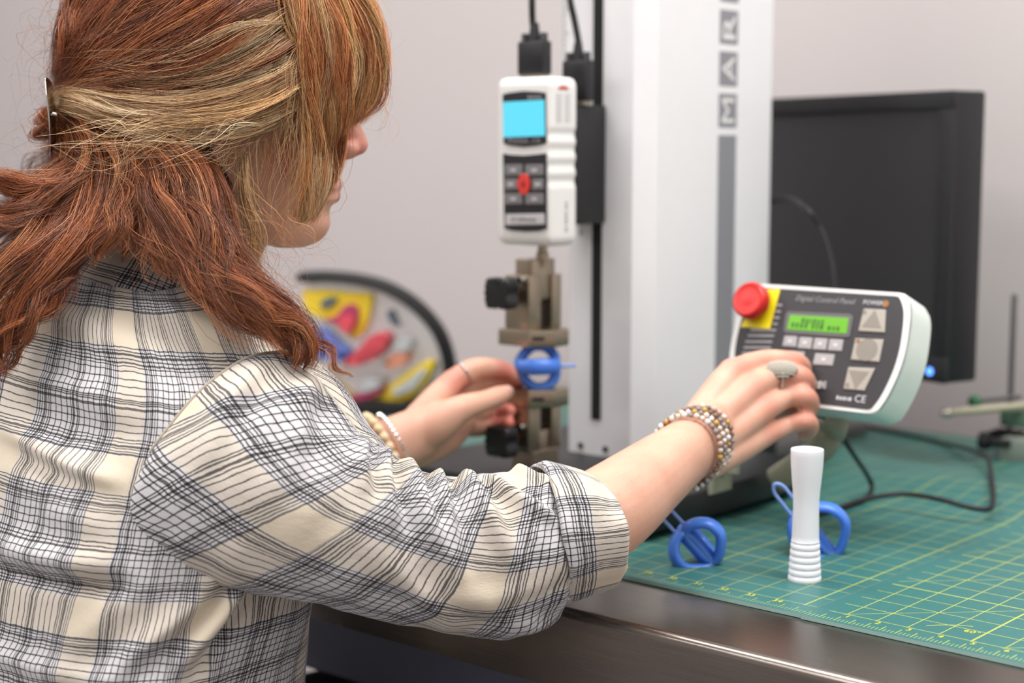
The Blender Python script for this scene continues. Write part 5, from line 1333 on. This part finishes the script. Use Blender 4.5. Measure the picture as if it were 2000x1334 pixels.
# curls on the far shoulder
for k in range(8):
    lock([(130+k*14, 240, 1.37), (120+k*12, 320, 1.39), (60+k*14, 400, 1.41), (-20+k*20, 500, 1.40)], [.020, .024, .022, .014], 190, COP, thick=.9, wave=.008, fly=.006)
    core([(130+k*14, 240, 1.37), (120+k*12, 320, 1.39), (60+k*14, 400, 1.40), (-20+k*20, 480, 1.39)], [(.005, .007), (.006, .008), (.005, .006), (.001, .001)])
core([(215, 245, 1.33), (228, 310, 1.31), (245, 380, 1.29), (250, 425, 1.28)], [(.03, .030), (.045, .050), (.040, .048), (.01, .01)])
core([(330, 240, 1.30), (350, 330, 1.285), (370, 410, 1.27), (392, 470, 1.25)], [(.035, .045), (.04, .045), (.032, .038), (.008, .012)])
hang = STORE
# --- loose wisps over ear, cheek and neck, and flyaways round the outline
STORE = newstore()
WB = dict(b=3, w=1, m=3, g=2)
for k in range(16):
    x = rng.uniform(400, 570); y = rng.uniform(190, 250)
    lock([(x, y, None), (x-rng.uniform(20, 70), y+rng.uniform(50, 90), 1.235), (x-rng.uniform(60, 130), y+rng.uniform(90, 170), 1.228), (x-rng.uniform(50, 150), y+rng.uniform(160, 300), 1.215)], [.008, .009, .011, .012], 5, WB, fly=.004, t1=.4, rad=.00014)
for k in range(26):
    x = rng.uniform(470, 610); lock([(x, rng.uniform(150, 230), None), (x+rng.uniform(-20, 20), 300, 1.24), (x+rng.uniform(-45, 15), rng.uniform(360, 440), 1.245), (x+rng.uniform(-60, 30), rng.uniform(420, 520), 1.25)], [.008, .010, .010, .012], 6, dict(m=3, b=3, g=2, l=1), fly=.006, t1=.5, rad=.00013)
for k in range(4):
    lock([(462+k*6, 300, 1.24), (470+k*6, 380, 1.235), (486+k*5, 460, 1.24), (492+k*6, 530, 1.245), (500+k*4, 590, 1.245)], [.006, .006, .006, .007, .006], 26, dict(g=3, m=3, b=2), fly=.006, wave=.002, t1=.4)
for k in range(22):
    x, y = rng.uniform(330, 540), rng.uniform(225, 268)
    lock([(x, y, None), (x-rng.uniform(50, 110), y+rng.uniform(0, 40), 1.205), (x-rng.uniform(120, 220), y+rng.uniform(10, 80), 1.20), (x-rng.uniform(180, 330), y+rng.uniform(-20, 120), 1.205)], [.006]*4, 4, WB, fly=.004, t1=.3, rad=.00013)
for k in range(60):
    t = rng.uniform(0, 1); x, y = 150-60*t+rng.normal()*14, -40+360*t
    lock([(x+30, y, 1.32), (x, y+rng.uniform(-15, 25), 1.31), (x-rng.uniform(10, 50), y+rng.uniform(-30, 50), 1.30), (x-rng.uniform(20, 90), y+rng.uniform(0, 110), 1.29)], [.006]*4, 3, COP, fly=.018, rad=.00009, t1=.5)
for k in range(40):
    x, y = rng.uniform(440, 600), rng.uniform(420, 640); lock([(x-40, y-40, 1.20), (x, y, 1.20), (x+rng.uniform(0, 50), y+rng.uniform(0, 60), 1.20), (x+rng.uniform(10, 90), y+rng.uniform(-20, 120), 1.19)], [.008]*4, 3, dict(c=3, l=2, g=2), fly=.02, rad=.00009, t1=.5)
for k in range(14):
    y = rng.uniform(0, 180); lock([(700, y-60, HY), (742, y, HY-.01), (752+rng.uniform(-6, 16), y+60, HY-.02), (735+rng.uniform(-20, 20), y+130, HY-.03)], [.004]*4, 3, FR, fly=.012, rad=.0001, t1=.4)
wisps = STORE
hairmesh('hair', hair_top)['kind'] = 'stuff'
hairmesh('fringe', fringe)['kind'] = 'stuff'
hairmesh('hanging_hair', hang)['kind'] = 'stuff'
hairmesh('loose_hair', wisps)['kind'] = 'stuff'
pchild('hair_core', joinparts('hair_core', cores), M_hairbase)
# silver clip at the back of the head
cl = [P(96, 166, 1.275), P(99, 195, 1.272), P(102, 225, 1.272), P(103, 255, 1.272), P(103, 285, 1.273), P(101, 300, 1.275)]
clip = pchild('hair_clip', joinparts('hair_clip', [tubeverts(cl, [(.010, .0011), (.011, .0016), (.010, .0016), (.009, .0011), (.007, .0008), (.004, .0006)], n=30, m=12, up=(0, 1, 0))]), M_chrome); clip['label'] = 'silver hair clip'
pchild('clip_catch', joinparts('clip_catch', [tubeverts([P(101, 222, 1.270), P(110, 224, 1.270)], [.0018]*2, n=4, m=8)]), M_chrome, clip)
# ================================================================== STOOL under the person
stc = HIP
st = thing('stool', 'black round work stool under the seated person', 'stool', (stc[0], stc[1], 0))
link('seat', lathe('seat', [(.15, .335), (.175, .345), (.18, .365), (.175, .385), (.16, .392), (.01, .394)], 40), M_black, st, smooth=True, auto=50)
link('post', lathe('post', [(.025, .06), (.025, .34)], 24), M_chrome, st, smooth=True, auto=50)
for k in range(5):
    t = 2*PI*k/5
    l_ = link('leg', joinparts('leg', [tubeverts([(0, 0, .09), (.13*math.cos(t), .13*math.sin(t), .078), (.26*math.cos(t), .26*math.sin(t), .066)], [.018, .016, .013], n=10, m=10)]), M_black, st, smooth=True)
    link('caster', lathe('caster', [(.018, -.012), (.026, -.010), (.026, .010), (.018, .012)], 20, 'x'), M_black, l_, smooth=True, auto=40).location = (.26*math.cos(t), .26*math.sin(t), .0262)
